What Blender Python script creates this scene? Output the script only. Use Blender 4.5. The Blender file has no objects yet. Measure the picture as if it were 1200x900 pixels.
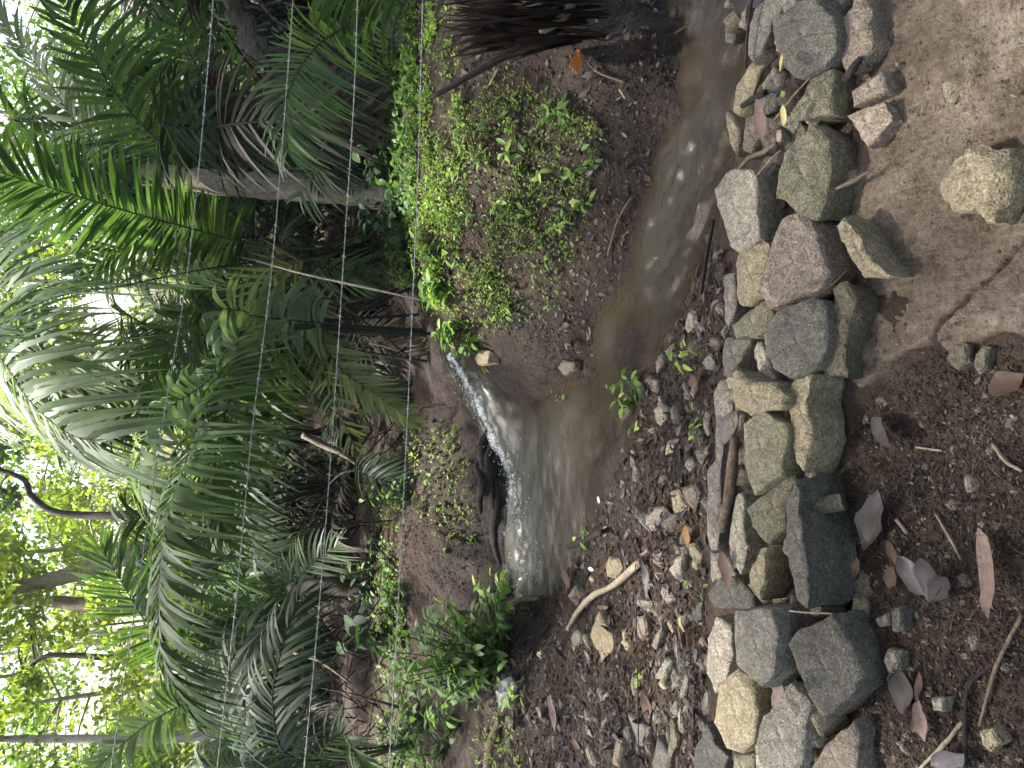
import bpy, math, random
import numpy as np
from mathutils import Vector, Matrix
R = math.radians
rng = np.random.default_rng(7)
random.seed(7)
sc = bpy.context.scene
C = sc.collection

# ------------------------------------------------------------------ camera (phone held upright, picture stored turned 90 degrees)
PITCH = R(24.0); EYE = np.array([0.0, 0.0, 1.5]); FPX = 867.0
cs, sn = math.cos(PITCH), math.sin(PITCH)
FW = np.array([0, cs, -sn]); DN = np.array([0, -sn, -cs]); RT = np.array([1.0, 0, 0])
cd = bpy.data.cameras.new('camera'); cam = bpy.data.objects.new('camera', cd); C.objects.link(cam)
cd.sensor_fit = 'HORIZONTAL'; cd.sensor_width = 36.0; cd.lens = 36.0 * FPX / 1200.0
cd.clip_start = 0.05; cd.clip_end = 500
m = Matrix.Identity(4)
for i in range(3):
    m[i][0] = DN[i]; m[i][1] = RT[i]; m[i][2] = -FW[i]; m[i][3] = EYE[i]
cam.matrix_world = m
sc.camera = cam

# ------------------------------------------------------------------ light
SUN_EL, SUN_AZ = R(66), R(-34)          # azimuth from +Y (beyond the stream) towards +X
w = bpy.data.worlds.new('World'); sc.world = w; w.use_nodes = True
nt = w.node_tree; bg = nt.nodes['Background']
sky = nt.nodes.new('ShaderNodeTexSky'); sky.sky_type = 'NISHITA'; sky.sun_disc = False
sky.sun_elevation = SUN_EL; sky.sun_rotation = SUN_AZ
sky.air_density = 1.0; sky.dust_density = 6.0; sky.ozone_density = 1.0
nt.links.new(sky.outputs[0], bg.inputs[0]); bg.inputs[1].default_value = 0.15
sd = bpy.data.lights.new('sun', 'SUN'); sun = bpy.data.objects.new('sun', sd); C.objects.link(sun)
sd.energy = 4.0; sd.angle = R(3); sd.color = (1.0, 0.97, 0.92)
sdir = Vector((math.sin(SUN_AZ) * math.cos(SUN_EL), math.cos(SUN_AZ) * math.cos(SUN_EL), math.sin(SUN_EL)))
sun.rotation_euler = sdir.to_track_quat('Z', 'Y').to_euler()
vs = sc.view_settings
vs.view_transform = 'Standard'; vs.look = 'None'; vs.exposure = 2.1; vs.gamma = 1.0; vs.use_curve_mapping = False
sc.cycles.max_bounces = 6; sc.cycles.diffuse_bounces = 3; sc.cycles.glossy_bounces = 3
sc.cycles.transmission_bounces = 4; sc.cycles.transparent_max_bounces = 8

# ------------------------------------------------------------------ noise and pixel helpers
_perm = np.random.default_rng(3).random((64, 64, 64))
def vnoise(x, y, z=0.0):
    x, y, z = np.broadcast_arrays(np.asarray(x, float), np.asarray(y, float), np.asarray(z, float))
    xi, yi, zi = np.floor(x).astype(int), np.floor(y).astype(int), np.floor(z).astype(int)
    fx, fy, fz = x - xi, y - yi, z - zi
    fx, fy, fz = [f * f * (3 - 2 * f) for f in (fx, fy, fz)]
    out = 0
    for dx in (0, 1):
        for dy in (0, 1):
            for dz in (0, 1):
                wgt = (fx if dx else 1 - fx) * (fy if dy else 1 - fy) * (fz if dz else 1 - fz)
                out = out + wgt * _perm[(xi + dx) % 64, (yi + dy) % 64, (zi + dz) % 64]
    return out * 2 - 1
def fbm(x, y, z=0.0, o=4, g=0.5):
    a, s, t = 1.0, 0, 1.0
    for k in range(o):
        s = s + a * vnoise(np.asarray(x) * t + 13.1 * k, np.asarray(y) * t + 7.7 * k, np.asarray(z) * t)
        a *= g; t *= 2.03
    return s
def ray(px, py):                         # photo pixel -> direction with unit depth along the view axis
    px = np.asarray(px, float); py = np.asarray(py, float)
    cx = (450 - py) / FPX; cy = (px - 600) / FPX
    return FW + cx[..., None] * RT + cy[..., None] * DN
def at(px, py, depth): return EYE + ray(px, py) * depth
def onz(px, py, z, sx=0.0, sy=0.0, ref=(0, 0)):   # on the plane z + sx*(x-rx) + sy*(y-ry)
    d = ray(px, py)
    den = d[..., 2] - sx * d[..., 0] - sy * d[..., 1]
    t = (z - EYE[2] - sx * ref[0] - sy * ref[1] + 0.0) / den
    return EYE + d * t[..., None]
def pix(p):
    q = np.asarray(p, float) - EYE
    dep = q @ FW
    return 600 + FPX * (q @ DN) / dep, 450 - FPX * (q @ RT) / dep, dep

# ------------------------------------------------------------------ terrain from spot heights
CP = [(1190,50,0),(1190,450,0),(1190,850,0),(1050,100,0),(1050,500,0),(1050,850,0),
      (1000,50,.02),(1000,300,.02),(1000,500,.01),(1000,700,.01),(1000,880,.01),
      (920,60,.0),(920,250,.0),(920,400,.02),(920,600,.03),(920,800,.03),
      (850,880,-.03),(845,760,-.05),(840,650,-.06),(840,540,-.08),(850,450,-.1),(862,380,-.16),(868,300,-.28),(872,210,-.42),(885,60,-.5),(862,60,-.58),(862,120,-.57),(850,180,-.56),(835,150,-.6),(855,-20,-.6),
      (800,880,-.08),(800,700,-.12),(800,600,-.14),(760,850,-.15),(700,850,-.18),(650,850,-.2),(600,800,-.24),
      (700,700,-.27),(760,610,-.24),(720,570,-.38),(690,610,-.45),(655,690,-.45),(603,712,-.45),(790,500,-.27),(740,470,-.44),(810,400,-.32),
      (775,400,-.45),(830,310,-.42),(848,262,-.46),
      (650,560,-.6),(620,620,-.62),(690,480,-.58),(740,400,-.58),(785,300,-.6),(810,200,-.6),(835,100,-.6),(845,30,-.6),
      (722,400,-.44),(738,300,-.44),(765,200,-.43),(790,130,-.42),(798,55,-.42),(832,60,-.62),(828,20,-.62),(700,442,-.44),(612,470,-.44),(575,425,-.2),
      (497,60,.26),(497,150,.25),(497,250,.2),(503,330,.13),(528,408,-.1),(600,90,.03),(600,250,-.06),(650,200,-.17),(655,350,-.32),(570,350,-.06),(620,20,.03),(700,100,-.17),(720,30,-.15),
      (588,600,-.45),(592,680,-.46),(574,540,-.42),(555,570,-.27),(520,640,-.13),(470,640,.05),(472,560,.0),(520,520,-.2),(548,505,-.3),
      (570,730,-.28),(600,750,-.28),(540,850,-.12),(470,850,.02),(845,-30,-.6),(800,-20,-.40)]
cpx = np.array([c[0] for c in CP]); cpy = np.array([c[1] for c in CP]); cpz = np.array([c[2] for c in CP], float)
cpos = np.stack([onz(a, b, z) for a, b, z in CP])[:, :2]
EX = [(-3,.5,0),(0,.2,0),(3,.5,0),(-3,-2,0),(0,-2,0),(3,-2,0),(-3,1.6,0),(3,1.2,-.1),(2.2,2.0,-.6),(2.2,1.5,-.35),(3.5,2.8,-.55),(4.5,2.4,-.55),(-3.5,2.5,-.1),(-4.5,4,0),(-4,6.2,.15),
      (4,4.2,.2),(4.5,6,.3),(-1.5,6.5,.1),(0,6.2,-.1),(1.5,6.2,.05),(3,6.5,.2),(0,8,.15),(-4,8.5,.25),(4,8.5,.3),(0,11,.3),(-6,11,.4),(6,11,.5),(-7,4,.2),(7,4,.4),(-7,-2,0),(7,-2,0),(0,14,.4),(-8,14,.5),(8,14,.6)]
EX += [(*onz(a, b, z_)[:2], z_ - .12) for a, b, z_ in ((526, 418, -.22), (540, 445, -.25), (556, 470, -.31), (574, 505, -.39), (594, 548, -.45), (604, 590, -.5))]
cpos = np.vstack([cpos, np.array([e[:2] for e in EX])]); cpz = np.concatenate([cpz, [e[2] for e in EX]])
def _k(r): return r
def _dist(a, b): return np.sqrt(((a[:, None, :] - b[None, :, :]) ** 2).sum(-1) + 1e-4)
n = len(cpos)
A = np.zeros((n + 3, n + 3)); A[:n, :n] = -_dist(cpos, cpos) - 0.02 * np.eye(n) * -1
A[:n, n] = 1; A[:n, n + 1:] = cpos; A[n, :n] = 1; A[n + 1:, :n] = cpos.T
sol = np.linalg.solve(A, np.concatenate([cpz, [0, 0, 0]]))
def height(x, y, detail=True):
    x, y = np.broadcast_arrays(np.asarray(x, float), np.asarray(y, float))
    sh = x.shape; xf = np.clip(x.ravel(), -8, 8); yf = np.clip(y.ravel(), -2, 14)
    out = np.empty(len(xf))
    for i in range(0, len(xf), 20000):
        q = np.stack([xf[i:i + 20000], yf[i:i + 20000]], 1)
        out[i:i + 20000] = -_dist(q, cpos) @ sol[:n] + sol[n] + q @ sol[n + 1:]
    out = out.reshape(sh)
    far = np.maximum(0, np.hypot(x, y - 4) - 12)
    out = out + 0.02 * far
    if detail:
        fade = np.clip(1.6 - np.abs(y - 2.5) / 5, 0.2, 1) * np.clip((y - .8) / .9, .3, 1)
        out = out + fade * (0.035 * fbm(x * 2.2, y * 2.2, 0, 3) + 0.013 * fbm(x * 11, y * 11, 2, 3) + 0.008 * fbm(x * 27, y * 27, 5, 2))
    return out
# a table for fast ray hits
gx = np.linspace(-8, 8, 401); gy = np.linspace(-2, 14, 401)
GZ = height(*np.meshgrid(gx, gy, indexing='ij'))
fx_ = np.linspace(-2.7, 2.7, 301); fy_ = np.linspace(.3, 6.0, 318)
FZ = height(*np.meshgrid(fx_, fy_, indexing='ij'))
def _bil(T, x, y, x0, x1, y0, y1):
    fx = np.clip((x - x0) / (x1 - x0) * (T.shape[0] - 1), 0, T.shape[0] - 1.0001); fy = np.clip((y - y0) / (y1 - y0) * (T.shape[1] - 1), 0, T.shape[1] - 1.0001)
    i = fx.astype(int); j = fy.astype(int); a = fx - i; b = fy - j
    return T[i, j] * (1 - a) * (1 - b) + T[i + 1, j] * a * (1 - b) + T[i, j + 1] * (1 - a) * b + T[i + 1, j + 1] * a * b
def hz(x, y):
    x = np.asarray(x, float); y = np.asarray(y, float)
    fine = (np.abs(x) < 2.7) & (y > .3) & (y < 6.0)
    return np.where(fine, _bil(FZ, x, y, -2.7, 2.7, .3, 6.0), _bil(GZ, x, y, -8, 8, -2, 14))
def hit(px, py):
    px, py = np.broadcast_arrays(np.asarray(px, float), np.asarray(py, float))
    d = ray(px, py); ts = np.concatenate([np.linspace(.8, 6.5, 420), np.linspace(6.52, 13, 160)])
    res = np.full(px.shape, 13.0); done = np.zeros(px.shape, bool)
    for t in ts:
        p = EYE + d * t
        below = (p[..., 2] < hz(p[..., 0], p[..., 1])) & ~done
        res = np.where(below, t, res); done |= below
    lo = res - .045; hi = res.copy()
    for _ in range(8):
        mid = (lo + hi) / 2; p = EYE + d * mid[..., None]; bl = p[..., 2] < hz(p[..., 0], p[..., 1])
        hi = np.where(bl, mid, hi); lo = np.where(bl, lo, mid)
    return EYE + d * hi[..., None]
_TS = np.linspace(0.8, 13, 1400)
def hit1(px, py):
    p = EYE + ray(px, py) * _TS[:, None]; below = p[:, 2] < hz(p[:, 0], p[:, 1])
    return p[max(int(np.argmax(below)) - 1, 0)] if below.any() else p[-1]
def normal(x, y, e=0.03):
    v = np.array([-(hz(x + e, y) - hz(x - e, y)) / (2 * e), -(hz(x, y + e) - hz(x, y - e)) / (2 * e), 1.0]); return v / np.linalg.norm(v)
def in_poly(x, y, poly):
    x = np.asarray(x, float); y = np.asarray(y, float); ins = np.zeros(x.shape, bool); k = len(poly)
    for i in range(k):
        x0, y0 = poly[i]; x1, y1 = poly[(i + 1) % k]
        if y0 == y1: continue
        c = ((y0 > y) != (y1 > y)) & (x < (x1 - x0) * (y - y0) / (y1 - y0) + x0); ins ^= c
    return ins
def seg_dist(x, y, pts, closed=False):
    best = np.full(np.shape(x), 1e9); k = len(pts)
    for i in range(k if closed else k - 1):
        ax, ay = pts[i]; bx, by = pts[(i + 1) % k]
        dx, dy = bx - ax, by - ay
        t = np.clip(((x - ax) * dx + (y - ay) * dy) / (dx * dx + dy * dy + 1e-12), 0, 1)
        best = np.minimum(best, np.hypot(x - ax - t * dx, y - ay - t * dy))
    return best

# ------------------------------------------------------------------ mesh helpers
def mesh(name, V, F, rnd=None, smooth=False, attrs=None):
    me = bpy.data.meshes.new(name)
    V = np.asarray(V, np.float32).reshape(-1, 3)
    if isinstance(F, np.ndarray):
        nf, k = F.shape
        me.vertices.add(len(V)); me.vertices.foreach_set('co', V.ravel())
        me.loops.add(nf * k); me.loops.foreach_set('vertex_index', F.astype(np.int32).ravel())
        me.polygons.add(nf); me.polygons.foreach_set('loop_start', np.arange(0, nf * k, k, dtype=np.int32))
        me.update(calc_edges=True)
    else:
        me.from_pydata([tuple(map(float, v)) for v in V], [], F); me.update()
    if rnd is not None:
        a = me.attributes.new('rnd', 'FLOAT', 'FACE'); a.data.foreach_set('value', np.asarray(rnd, np.float32))
    for k_, val in (attrs or {}).items():
        a = me.attributes.new(k_, 'FLOAT', 'POINT'); a.data.foreach_set('value', np.asarray(val, np.float32).ravel())
    if smooth: me.polygons.foreach_set('use_smooth', np.ones(len(me.polygons), bool))
    me.validate()
    return me
def obj(name, me, mat=None, parent=None, loc=None):
    o = bpy.data.objects.new(name, me)
    if mat is not None and not me.materials: me.materials.append(mat)
    C.objects.link(o)
    if loc is not None: o.location = loc
    if parent is not None: o.parent = parent
    return o
def tag(o, label=None, cat=None, group=None, kind=None):
    if label: o['label'] = label
    if cat: o['category'] = cat
    if group: o['group'] = group
    if kind: o['kind'] = kind
    return o
def empty(name, loc=(0, 0, 0)):
    o = bpy.data.objects.new(name, None); C.objects.link(o); o.location = [float(a) for a in loc]; o.empty_display_size = .05
    return o
class MB:
    def __init__(s): s.V = []; s.F = []; s.r = []; s.n = 0
    def add(s, V, F, r=0.5):
        V = np.asarray(V, float); F = np.asarray(F, int)
        s.V.append(V); s.F.append(F + s.n); s.r.append(np.full(len(F), r) if np.isscalar(r) else r); s.n += len(V)
    def mesh(s, name, smooth=False, origin=None):
        V = np.vstack(s.V); F = np.vstack(s.F)
        if origin is not None: V = V - np.asarray(origin)
        return mesh(name, V, F, np.concatenate(s.r), smooth)
def smooth_path(pts, k=6):
    P = np.asarray(pts, float); Q = np.vstack([2 * P[0] - P[1], P, 2 * P[-1] - P[-2]]); out = []
    for i in range(1, len(Q) - 2):
        for t in np.linspace(0, 1, k, endpoint=False):
            out.append(.5 * (2 * Q[i] + (Q[i + 1] - Q[i - 1]) * t + (2 * Q[i - 1] - 5 * Q[i] + 4 * Q[i + 1] - Q[i + 2]) * t * t + (3 * Q[i] - Q[i - 1] - 3 * Q[i + 1] + Q[i + 2]) * t ** 3))
    out.append(P[-1]); return np.array(out)
def tube(path, rad, sides=6, rough=0.0, seed=0):
    P = np.asarray(path, float); k = len(P); rad = np.broadcast_to(np.asarray(rad, float), (k,))
    T = np.gradient(P, axis=0); T /= np.linalg.norm(T, axis=1)[:, None] + 1e-9
    u = np.cross(T[0], [.31, .2, .93]); u /= np.linalg.norm(u); V = []
    for i in range(k):
        u = u - T[i] * (u @ T[i]); u /= np.linalg.norm(u); v = np.cross(T[i], u)
        a = np.arange(sides) / sides * 2 * math.pi
        rr = rad[i] * (1 + (rough * vnoise(np.cos(a) * 1.5 + seed, np.sin(a) * 1.5, i * .7 + seed) if rough else 0))
        V.append(P[i] + (np.cos(a) * rr)[:, None] * u + (np.sin(a) * rr)[:, None] * v)
    V = np.vstack(V); F = []
    for i in range(k - 1):
        for j in range(sides):
            a, b = i * sides + j, i * sides + (j + 1) % sides
            F.append((a, b, b + sides, a + sides))
    n0 = len(V); V = np.vstack([V, P[:1], P[-1:]])
    for j in range(0, sides):
        F.append((n0, (j + 1) % sides, j, j)) if False else None
    caps = []
    for j in range(0, sides - 1, 2):
        caps.append((n0, (j + 2) % sides, j + 1, j)); e = (k - 1) * sides
        caps.append((n0 + 1, e + j, e + j + 1, e + (j + 2) % sides))
    return V, np.array([f for f in F if f] + caps)

# ------------------------------------------------------------------ materials
def new_mat(name):
    mt = bpy.data.materials.new(name); mt.use_nodes = True; t = mt.node_tree; t.nodes.clear()
    out = t.nodes.new('ShaderNodeOutputMaterial')
    return mt, t, out
def ramp(t, fac, cols):
    r = t.nodes.new('ShaderNodeValToRGB'); el = r.color_ramp.elements
    while len(el) < len(cols): el.new(0.5)
    for e, (p, c) in zip(el, cols): e.position = p; e.color = (*c, 1)
    t.links.new(fac, r.inputs[0]); return r.outputs[0]
def noise(t, scale, detail=4, rough=.55, vec=None, dist=0):
    nn = t.nodes.new('ShaderNodeTexNoise'); nn.inputs['Scale'].default_value = scale; nn.inputs['Detail'].default_value = detail
    nn.inputs['Roughness'].default_value = rough; nn.inputs['Distortion'].default_value = dist
    if vec is not None: t.links.new(vec, nn.inputs['Vector'])
    return nn.outputs[0]
def coord(t, which='Object', scale=None):
    c = t.nodes.new('ShaderNodeTexCoord').outputs[which]
    if scale:
        mp = t.nodes.new('ShaderNodeMapping'); mp.inputs['Scale'].default_value = scale; t.links.new(c, mp.inputs[0]); c = mp.outputs[0]
    return c
def mixc(t, f, a, b, mode='MIX'):
    x = t.nodes.new('ShaderNodeMix'); x.data_type = 'RGBA'; x.blend_type = mode
    for s, v in ((x.inputs[0], f), (x.inputs[6], a), (x.inputs[7], b)):
        if hasattr(v, 'links'): t.links.new(v, s)
        elif isinstance(v, (int, float)): s.default_value = v
        else: s.default_value = (*v, 1)
    return x.outputs[2]
def math_n(t, op, a, b=0.0, clamp=False):
    x = t.nodes.new('ShaderNodeMath'); x.operation = op; x.use_clamp = clamp
    for s, v in zip(x.inputs, (a, b)):
        if hasattr(v, 'links'): t.links.new(v, s)
        else: s.default_value = v
    return x.outputs[0]
def attr(t, name):
    a = t.nodes.new('ShaderNodeAttribute'); a.attribute_name = name; return a.outputs['Fac']
def bump(t, h, strength, dist):
    b = t.nodes.new('ShaderNodeBump'); b.inputs['Strength'].default_value = strength; b.inputs['Distance'].default_value = dist
    t.links.new(h, b.inputs['Height']); return b.outputs[0]
def princ(t, out, col, rough=.7, spec=.4, nrm=None):
    p = t.nodes.new('ShaderNodeBsdfPrincipled')
    if hasattr(col, 'links'): t.links.new(col, p.inputs['Base Color'])
    else: p.inputs['Base Color'].default_value = (*col, 1)
    if hasattr(rough, 'links'): t.links.new(rough, p.inputs['Roughness'])
    else: p.inputs['Roughness'].default_value = rough
    p.inputs['Specular IOR Level'].default_value = spec
    if nrm is not None: t.links.new(nrm, p.inputs['Normal'])
    t.links.new(p.outputs[0], out.inputs[0]); return p
def leaf_mat(name, cols, trans=.35, rough=.45, spec=.5, tcol=None):
    mt, t, out = new_mat(name)
    c = ramp(t, attr(t, 'rnd'), [(i / (len(cols) - 1), k) for i, k in enumerate(cols)])
    v = noise(t, 9, 3, .6, coord(t)); c = mixc(t, .55, c, ramp(t, v, [(.3, (.55, .55, .5)), (.7, (1.25, 1.2, 1.1))]), 'MULTIPLY')
    if name.startswith('dead_leaf'):
        sp_ = ramp(t, noise(t, 16, 4, .7, coord(t)), [(.60, (0, 0, 0)), (.66, (1, 1, 1))]); c = mixc(t, math_n(t, 'MULTIPLY', sp_, .75), c, (.02, .015, .012))
        vn = noise(t, 1, 2, .5, coord(t, 'Object', (2.5, 40, 1))); c = mixc(t, .35, c, ramp(t, vn, [(.35, (.5, .5, .5)), (.6, (1.2, 1.2, 1.2))]), 'MULTIPLY')
    p = princ(t, out, c, rough, spec)
    tr = t.nodes.new('ShaderNodeBsdfTranslucent')
    tc = mixc(t, 1.0, c, tcol or (1.5, 1.7, .7), 'MULTIPLY'); t.links.new(tc, tr.inputs[0])
    mx = t.nodes.new('ShaderNodeMixShader'); mx.inputs[0].default_value = trans
    t.links.new(p.outputs[0], mx.inputs[1]); t.links.new(tr.outputs[0], mx.inputs[2]); t.links.new(mx.outputs[0], out.inputs[0])
    return mt
def rock_mat(name, cols, moss=0.0, scale=1.0, rough=.85):
    mt, t, out = new_mat(name)
    co = coord(t)
    a = noise(t, 9 * scale, 6, .65, co); b = noise(t, 60 * scale, 4, .7, co); g = noise(t, 190 * scale, 2, .6, co)
    c = ramp(t, a, [(.28, cols[0]), (.5, cols[1]), (.74, cols[2])])
    c = mixc(t, .9, c, ramp(t, b, [(.3, (.5, .48, .47)), (.52, (1, 1, 1)), (.76, (1.55, 1.52, 1.42))]), 'MULTIPLY')
    lic = ramp(t, noise(t, 22 * scale, 5, .75, co), [(.66, (0, 0, 0)), (.72, (1, 1, 1))]); c = mixc(t, math_n(t, 'MULTIPLY', lic, .4), c, (.30, .30, .24))
    c = mixc(t, .8, c, ramp(t, g, [(.3, (.45, .45, .45)), (.5, (1, 1, 1)), (.72, (1.8, 1.8, 1.7))]), 'MULTIPLY')
    oi = t.nodes.new('ShaderNodeObjectInfo').outputs['Random']
    c = mixc(t, 1.0, c, ramp(t, oi, [(0, (.75, .76, .75)), (1, (1.2, 1.18, 1.14))]), 'MULTIPLY')
    if moss:
        f = ramp(t, noise(t, 5, 6, .7, co), [(.62 - .25 * moss, (0, 0, 0)), (.75, (1, 1, 1))])
        c = mixc(t, math_n(t, 'MULTIPLY', f, .75), c, (.075, .085, .03))
    c = mixc(t, 1.0, c, (1.08, 1.0, .88), 'MULTIPLY')
    dirt = ramp(t, noise(t, 14, 5, .7, co), [(.50, (0, 0, 0)), (.68, (1, 1, 1))])
    c = mixc(t, math_n(t, 'MULTIPLY', dirt, .55), c, (.055, .04, .028))
    h = math_n(t, 'ADD', math_n(t, 'MULTIPLY', b, .8), math_n(t, 'ADD', a, math_n(t, 'MULTIPLY', g, .45)))
    princ(t, out, c, rough, .3, bump(t, h, 1.0, .010)); return mt
def bark_mat(name, c0, c1, sc_=(30, 30, 4), strength=.8):
    mt, t, out = new_mat(name); co = coord(t, 'Object', sc_)
    a = noise(t, 1, 6, .65, co, .6); b = noise(t, 40, 3, .6, coord(t))
    c = ramp(t, a, [(.3, c0), (.7, c1)]); c = mixc(t, .5, c, ramp(t, b, [(.3, (.5, .5, .5)), (.7, (1.3, 1.3, 1.3))]), 'MULTIPLY')
    princ(t, out, c, .85, .25, bump(t, a, strength, .01)); return mt
M = {}
# soil
mt, t, out = new_mat('soil'); co = coord(t)
a = noise(t, 4, 6, .6, co); b = noise(t, 38, 5, .7, co); g = noise(t, 170, 3, .65, co)
c = ramp(t, a, [(.3, (.034, .023, .016)), (.55, (.066, .045, .032)), (.75, (.108, .076, .055))])
c = mixc(t, .8, c, ramp(t, b, [(.3, (.4, .38, .36)), (.5, (1, 1, 1)), (.72, (1.55, 1.45, 1.35))]), 'MULTIPLY')
c = mixc(t, .6, c, ramp(t, g, [(.33, (.45, .45, .45)), (.5, (1, 1, 1)), (.7, (1.7, 1.6, 1.5))]), 'MULTIPLY')
wet = attr(t, 'wet')
c = mixc(t, math_n(t, 'MULTIPLY', wet, .65), c, mixc(t, 1.0, c, (.42, .38, .38), 'MULTIPLY'))
rg = math_n(t, 'SUBTRACT', .92, math_n(t, 'MULTIPLY', wet, .55))
h = math_n(t, 'ADD', b, math_n(t, 'MULTIPLY', g, .5))
princ(t, out, c, rg, .35, bump(t, h, 1.0, .026)); M['soil'] = mt
# concrete
mt, t, out = new_mat('concrete'); co = coord(t); st = coord(t, 'Object', (70, 7, 20))
a = noise(t, 6, 7, .7, co, .3); b = noise(t, 75, 5, .75, co); g = noise(t, 230, 3, .7, co); s = noise(t, 1, 5, .65, st, .4)
c = ramp(t, a, [(.33, (.135, .098, .068)), (.5, (.262, .205, .148)), (.68, (.44, .365, .275))])
c = mixc(t, .4, c, ramp(t, s, [(.33, (.55, .5, .48)), (.6, (1.15, 1.12, 1.08))]), 'MULTIPLY')
c = mixc(t, .85, c, ramp(t, b, [(.28, (.36, .32, .30)), (.5, (1, 1, 1)), (.74, (1.45, 1.42, 1.36))]), 'MULTIPLY')
sp = ramp(t, g, [(.66, (0, 0, 0)), (.74, (1, 1, 1))]); c = mixc(t, math_n(t, 'MULTIPLY', sp, .45), c, (.48, .44, .38))
sp = ramp(t, noise(t, 120, 2, .5, co), [(.28, (1, 1, 1)), (.34, (0, 0, 0))]); c = mixc(t, math_n(t, 'MULTIPLY', sp, .8), c, (.02, .017, .014))
ed = attr(t, 'edge'); c = mixc(t, math_n(t, 'MULTIPLY', ed, .8), c, (.045, .033, .026))
gm = ramp(t, noise(t, 6, 5, .7, co), [(.6, (0, 0, 0)), (.72, (1, 1, 1))]); c = mixc(t, math_n(t, 'MULTIPLY', gm, .35), c, (.10, .115, .06))
h = math_n(t, 'ADD', math_n(t, 'ADD', b, math_n(t, 'MULTIPLY', s, .9)), math_n(t, 'MULTIPLY', g, .6))
princ(t, out, c, .88, .3, bump(t, h, 1.0, .032)); M['concrete'] = mt
# water
mt, t, out = new_mat('stream_water'); co = coord(t)
foam = attr(t, 'foam'); deep = attr(t, 'deep'); milk = attr(t, 'milk')
fn = noise(t, 34, 6, .8, coord(t, 'Object', (1.6, .8, 1)), .8)
fm = math_n(t, 'MULTIPLY', foam, 1.0)
fmask = ramp(t, math_n(t, 'ADD', fn, math_n(t, 'MULTIPLY', fm, .42)), [(.80, (0, 0, 0)), (1.06, (.75, .75, .75))])
fmask = math_n(t, 'MULTIPLY', fmask, math_n(t, 'GREATER_THAN', foam, .02))
p = t.nodes.new('ShaderNodeBsdfPrincipled')
wc = mixc(t, deep, (.056, .042, .028), (.056, .049, .040)); wc = mixc(t, milk, wc, (.105, .11, .098))
t.links.new(wc, p.inputs['Base Color']); p.inputs['IOR'].default_value = 1.333; p.inputs['Roughness'].default_value = .08
p.inputs['Specular IOR Level'].default_value = .6
rp = noise(t, 30, 4, .6, coord(t, 'Object', (1, 1.7, 1)), .5); rp2 = noise(t, 110, 3, .6, co)
t.links.new(bump(t, math_n(t, 'ADD', rp, math_n(t, 'MULTIPLY', rp2, .3)), .22, .012), p.inputs['Normal'])
tp = t.nodes.new('ShaderNodeBsdfTransparent'); tp.inputs[0].default_value = (.55, .45, .33, 1)
mx = t.nodes.new('ShaderNodeMixShader'); t.links.new(math_n(t, 'ADD', .55, math_n(t, 'MULTIPLY', deep, .38)), mx.inputs[0])
t.links.new(tp.outputs[0], mx.inputs[1]); t.links.new(p.outputs[0], mx.inputs[2])
fd = t.nodes.new('ShaderNodeBsdfPrincipled'); fd.inputs['Base Color'].default_value = (.78, .82, .86, 1); fd.inputs['Roughness'].default_value = .5
mx2 = t.nodes.new('ShaderNodeMixShader'); t.links.new(fmask, mx2.inputs[0]); t.links.new(mx.outputs[0], mx2.inputs[1]); t.links.new(fd.outputs[0], mx2.inputs[2])
t.links.new(mx2.outputs[0], out.inputs[0]); M['water'] = mt
M['grey'] = rock_mat('grey_stone', [(.105, .102, .096), (.17, .166, .155), (.25, .245, .225)], .1)
M['dark'] = rock_mat('dark_stone', [(.06, .06, .058), (.098, .098, .094), (.155, .155, .145)], .15)
M['tan'] = rock_mat('tan_stone', [(.15, .135, .098), (.23, .208, .155), (.33, .305, .235)], .12)
M['moss'] = rock_mat('mossy_stone', [(.088, .087, .068), (.14, .138, .11), (.21, .206, .168)], .4)
M['brown'] = rock_mat('brown_stone', [(.105, .092, .083), (.16, .142, .128), (.235, .21, .19)])
M['pale'] = rock_mat('pale_stone', [(.16, .155, .14), (.245, .238, .218), (.34, .33, .305)], .1)
M['mortar'] = rock_mat('old_mortar', [(.06, .056, .044), (.13, .122, .098), (.23, .22, .18)], .35, 1.6)
G = dict(  # palm leaf copies: bright and pale tones carry sun, dark carries thicket shade
 palm=[(.034, .072, .022), (.058, .110, .034), (.092, .152, .05)],
 palmbright=[(.05, .105, .034), (.078, .14, .048), (.12, .185, .07)],
 palmpale=[(.11, .165, .095), (.155, .215, .13), (.22, .28, .175)],
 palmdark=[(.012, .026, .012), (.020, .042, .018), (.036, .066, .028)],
 palmyellow=[(.10, .13, .045), (.17, .19, .07), (.24, .24, .12)])
M['palm'] = leaf_mat('palm_leaf', G['palm'], .42, .55, .25)
M['palmbright'] = leaf_mat('palm_leaf_bright', G['palmbright'], .5, .5, .3)
M['palmpale'] = leaf_mat('palm_leaf_pale', G['palmpale'], .45, .5, .3)
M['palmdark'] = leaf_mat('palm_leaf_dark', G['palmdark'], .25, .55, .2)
M['palmyellow'] = leaf_mat('palm_leaf_yellowed', G['palmyellow'], .35, .5, .4)
M['dead'] = leaf_mat('dead_palm_leaf', [(.022, .018, .014), (.045, .036, .029), (.095, .078, .062)], .12, .7, .2, (1.2, 1.0, .7))  # dead fronds coloured darker in place of thicket shade
M['deadblack'] = leaf_mat('dead_palm_leaf_black', [(.004, .003, .0022), (.009, .0065, .005), (.026, .019, .014)], .02, .9, .06, (1, 1, 1))
M['rachis'] = bark_mat('frond_stem', (.03, .045, .02), (.07, .085, .035))
M['rachisdark'] = bark_mat('dark_frond_stem', (.012, .013, .010), (.03, .03, .022))
M['rachispale'] = bark_mat('pale_frond_stem', (.10, .10, .07), (.19, .18, .13))
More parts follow.
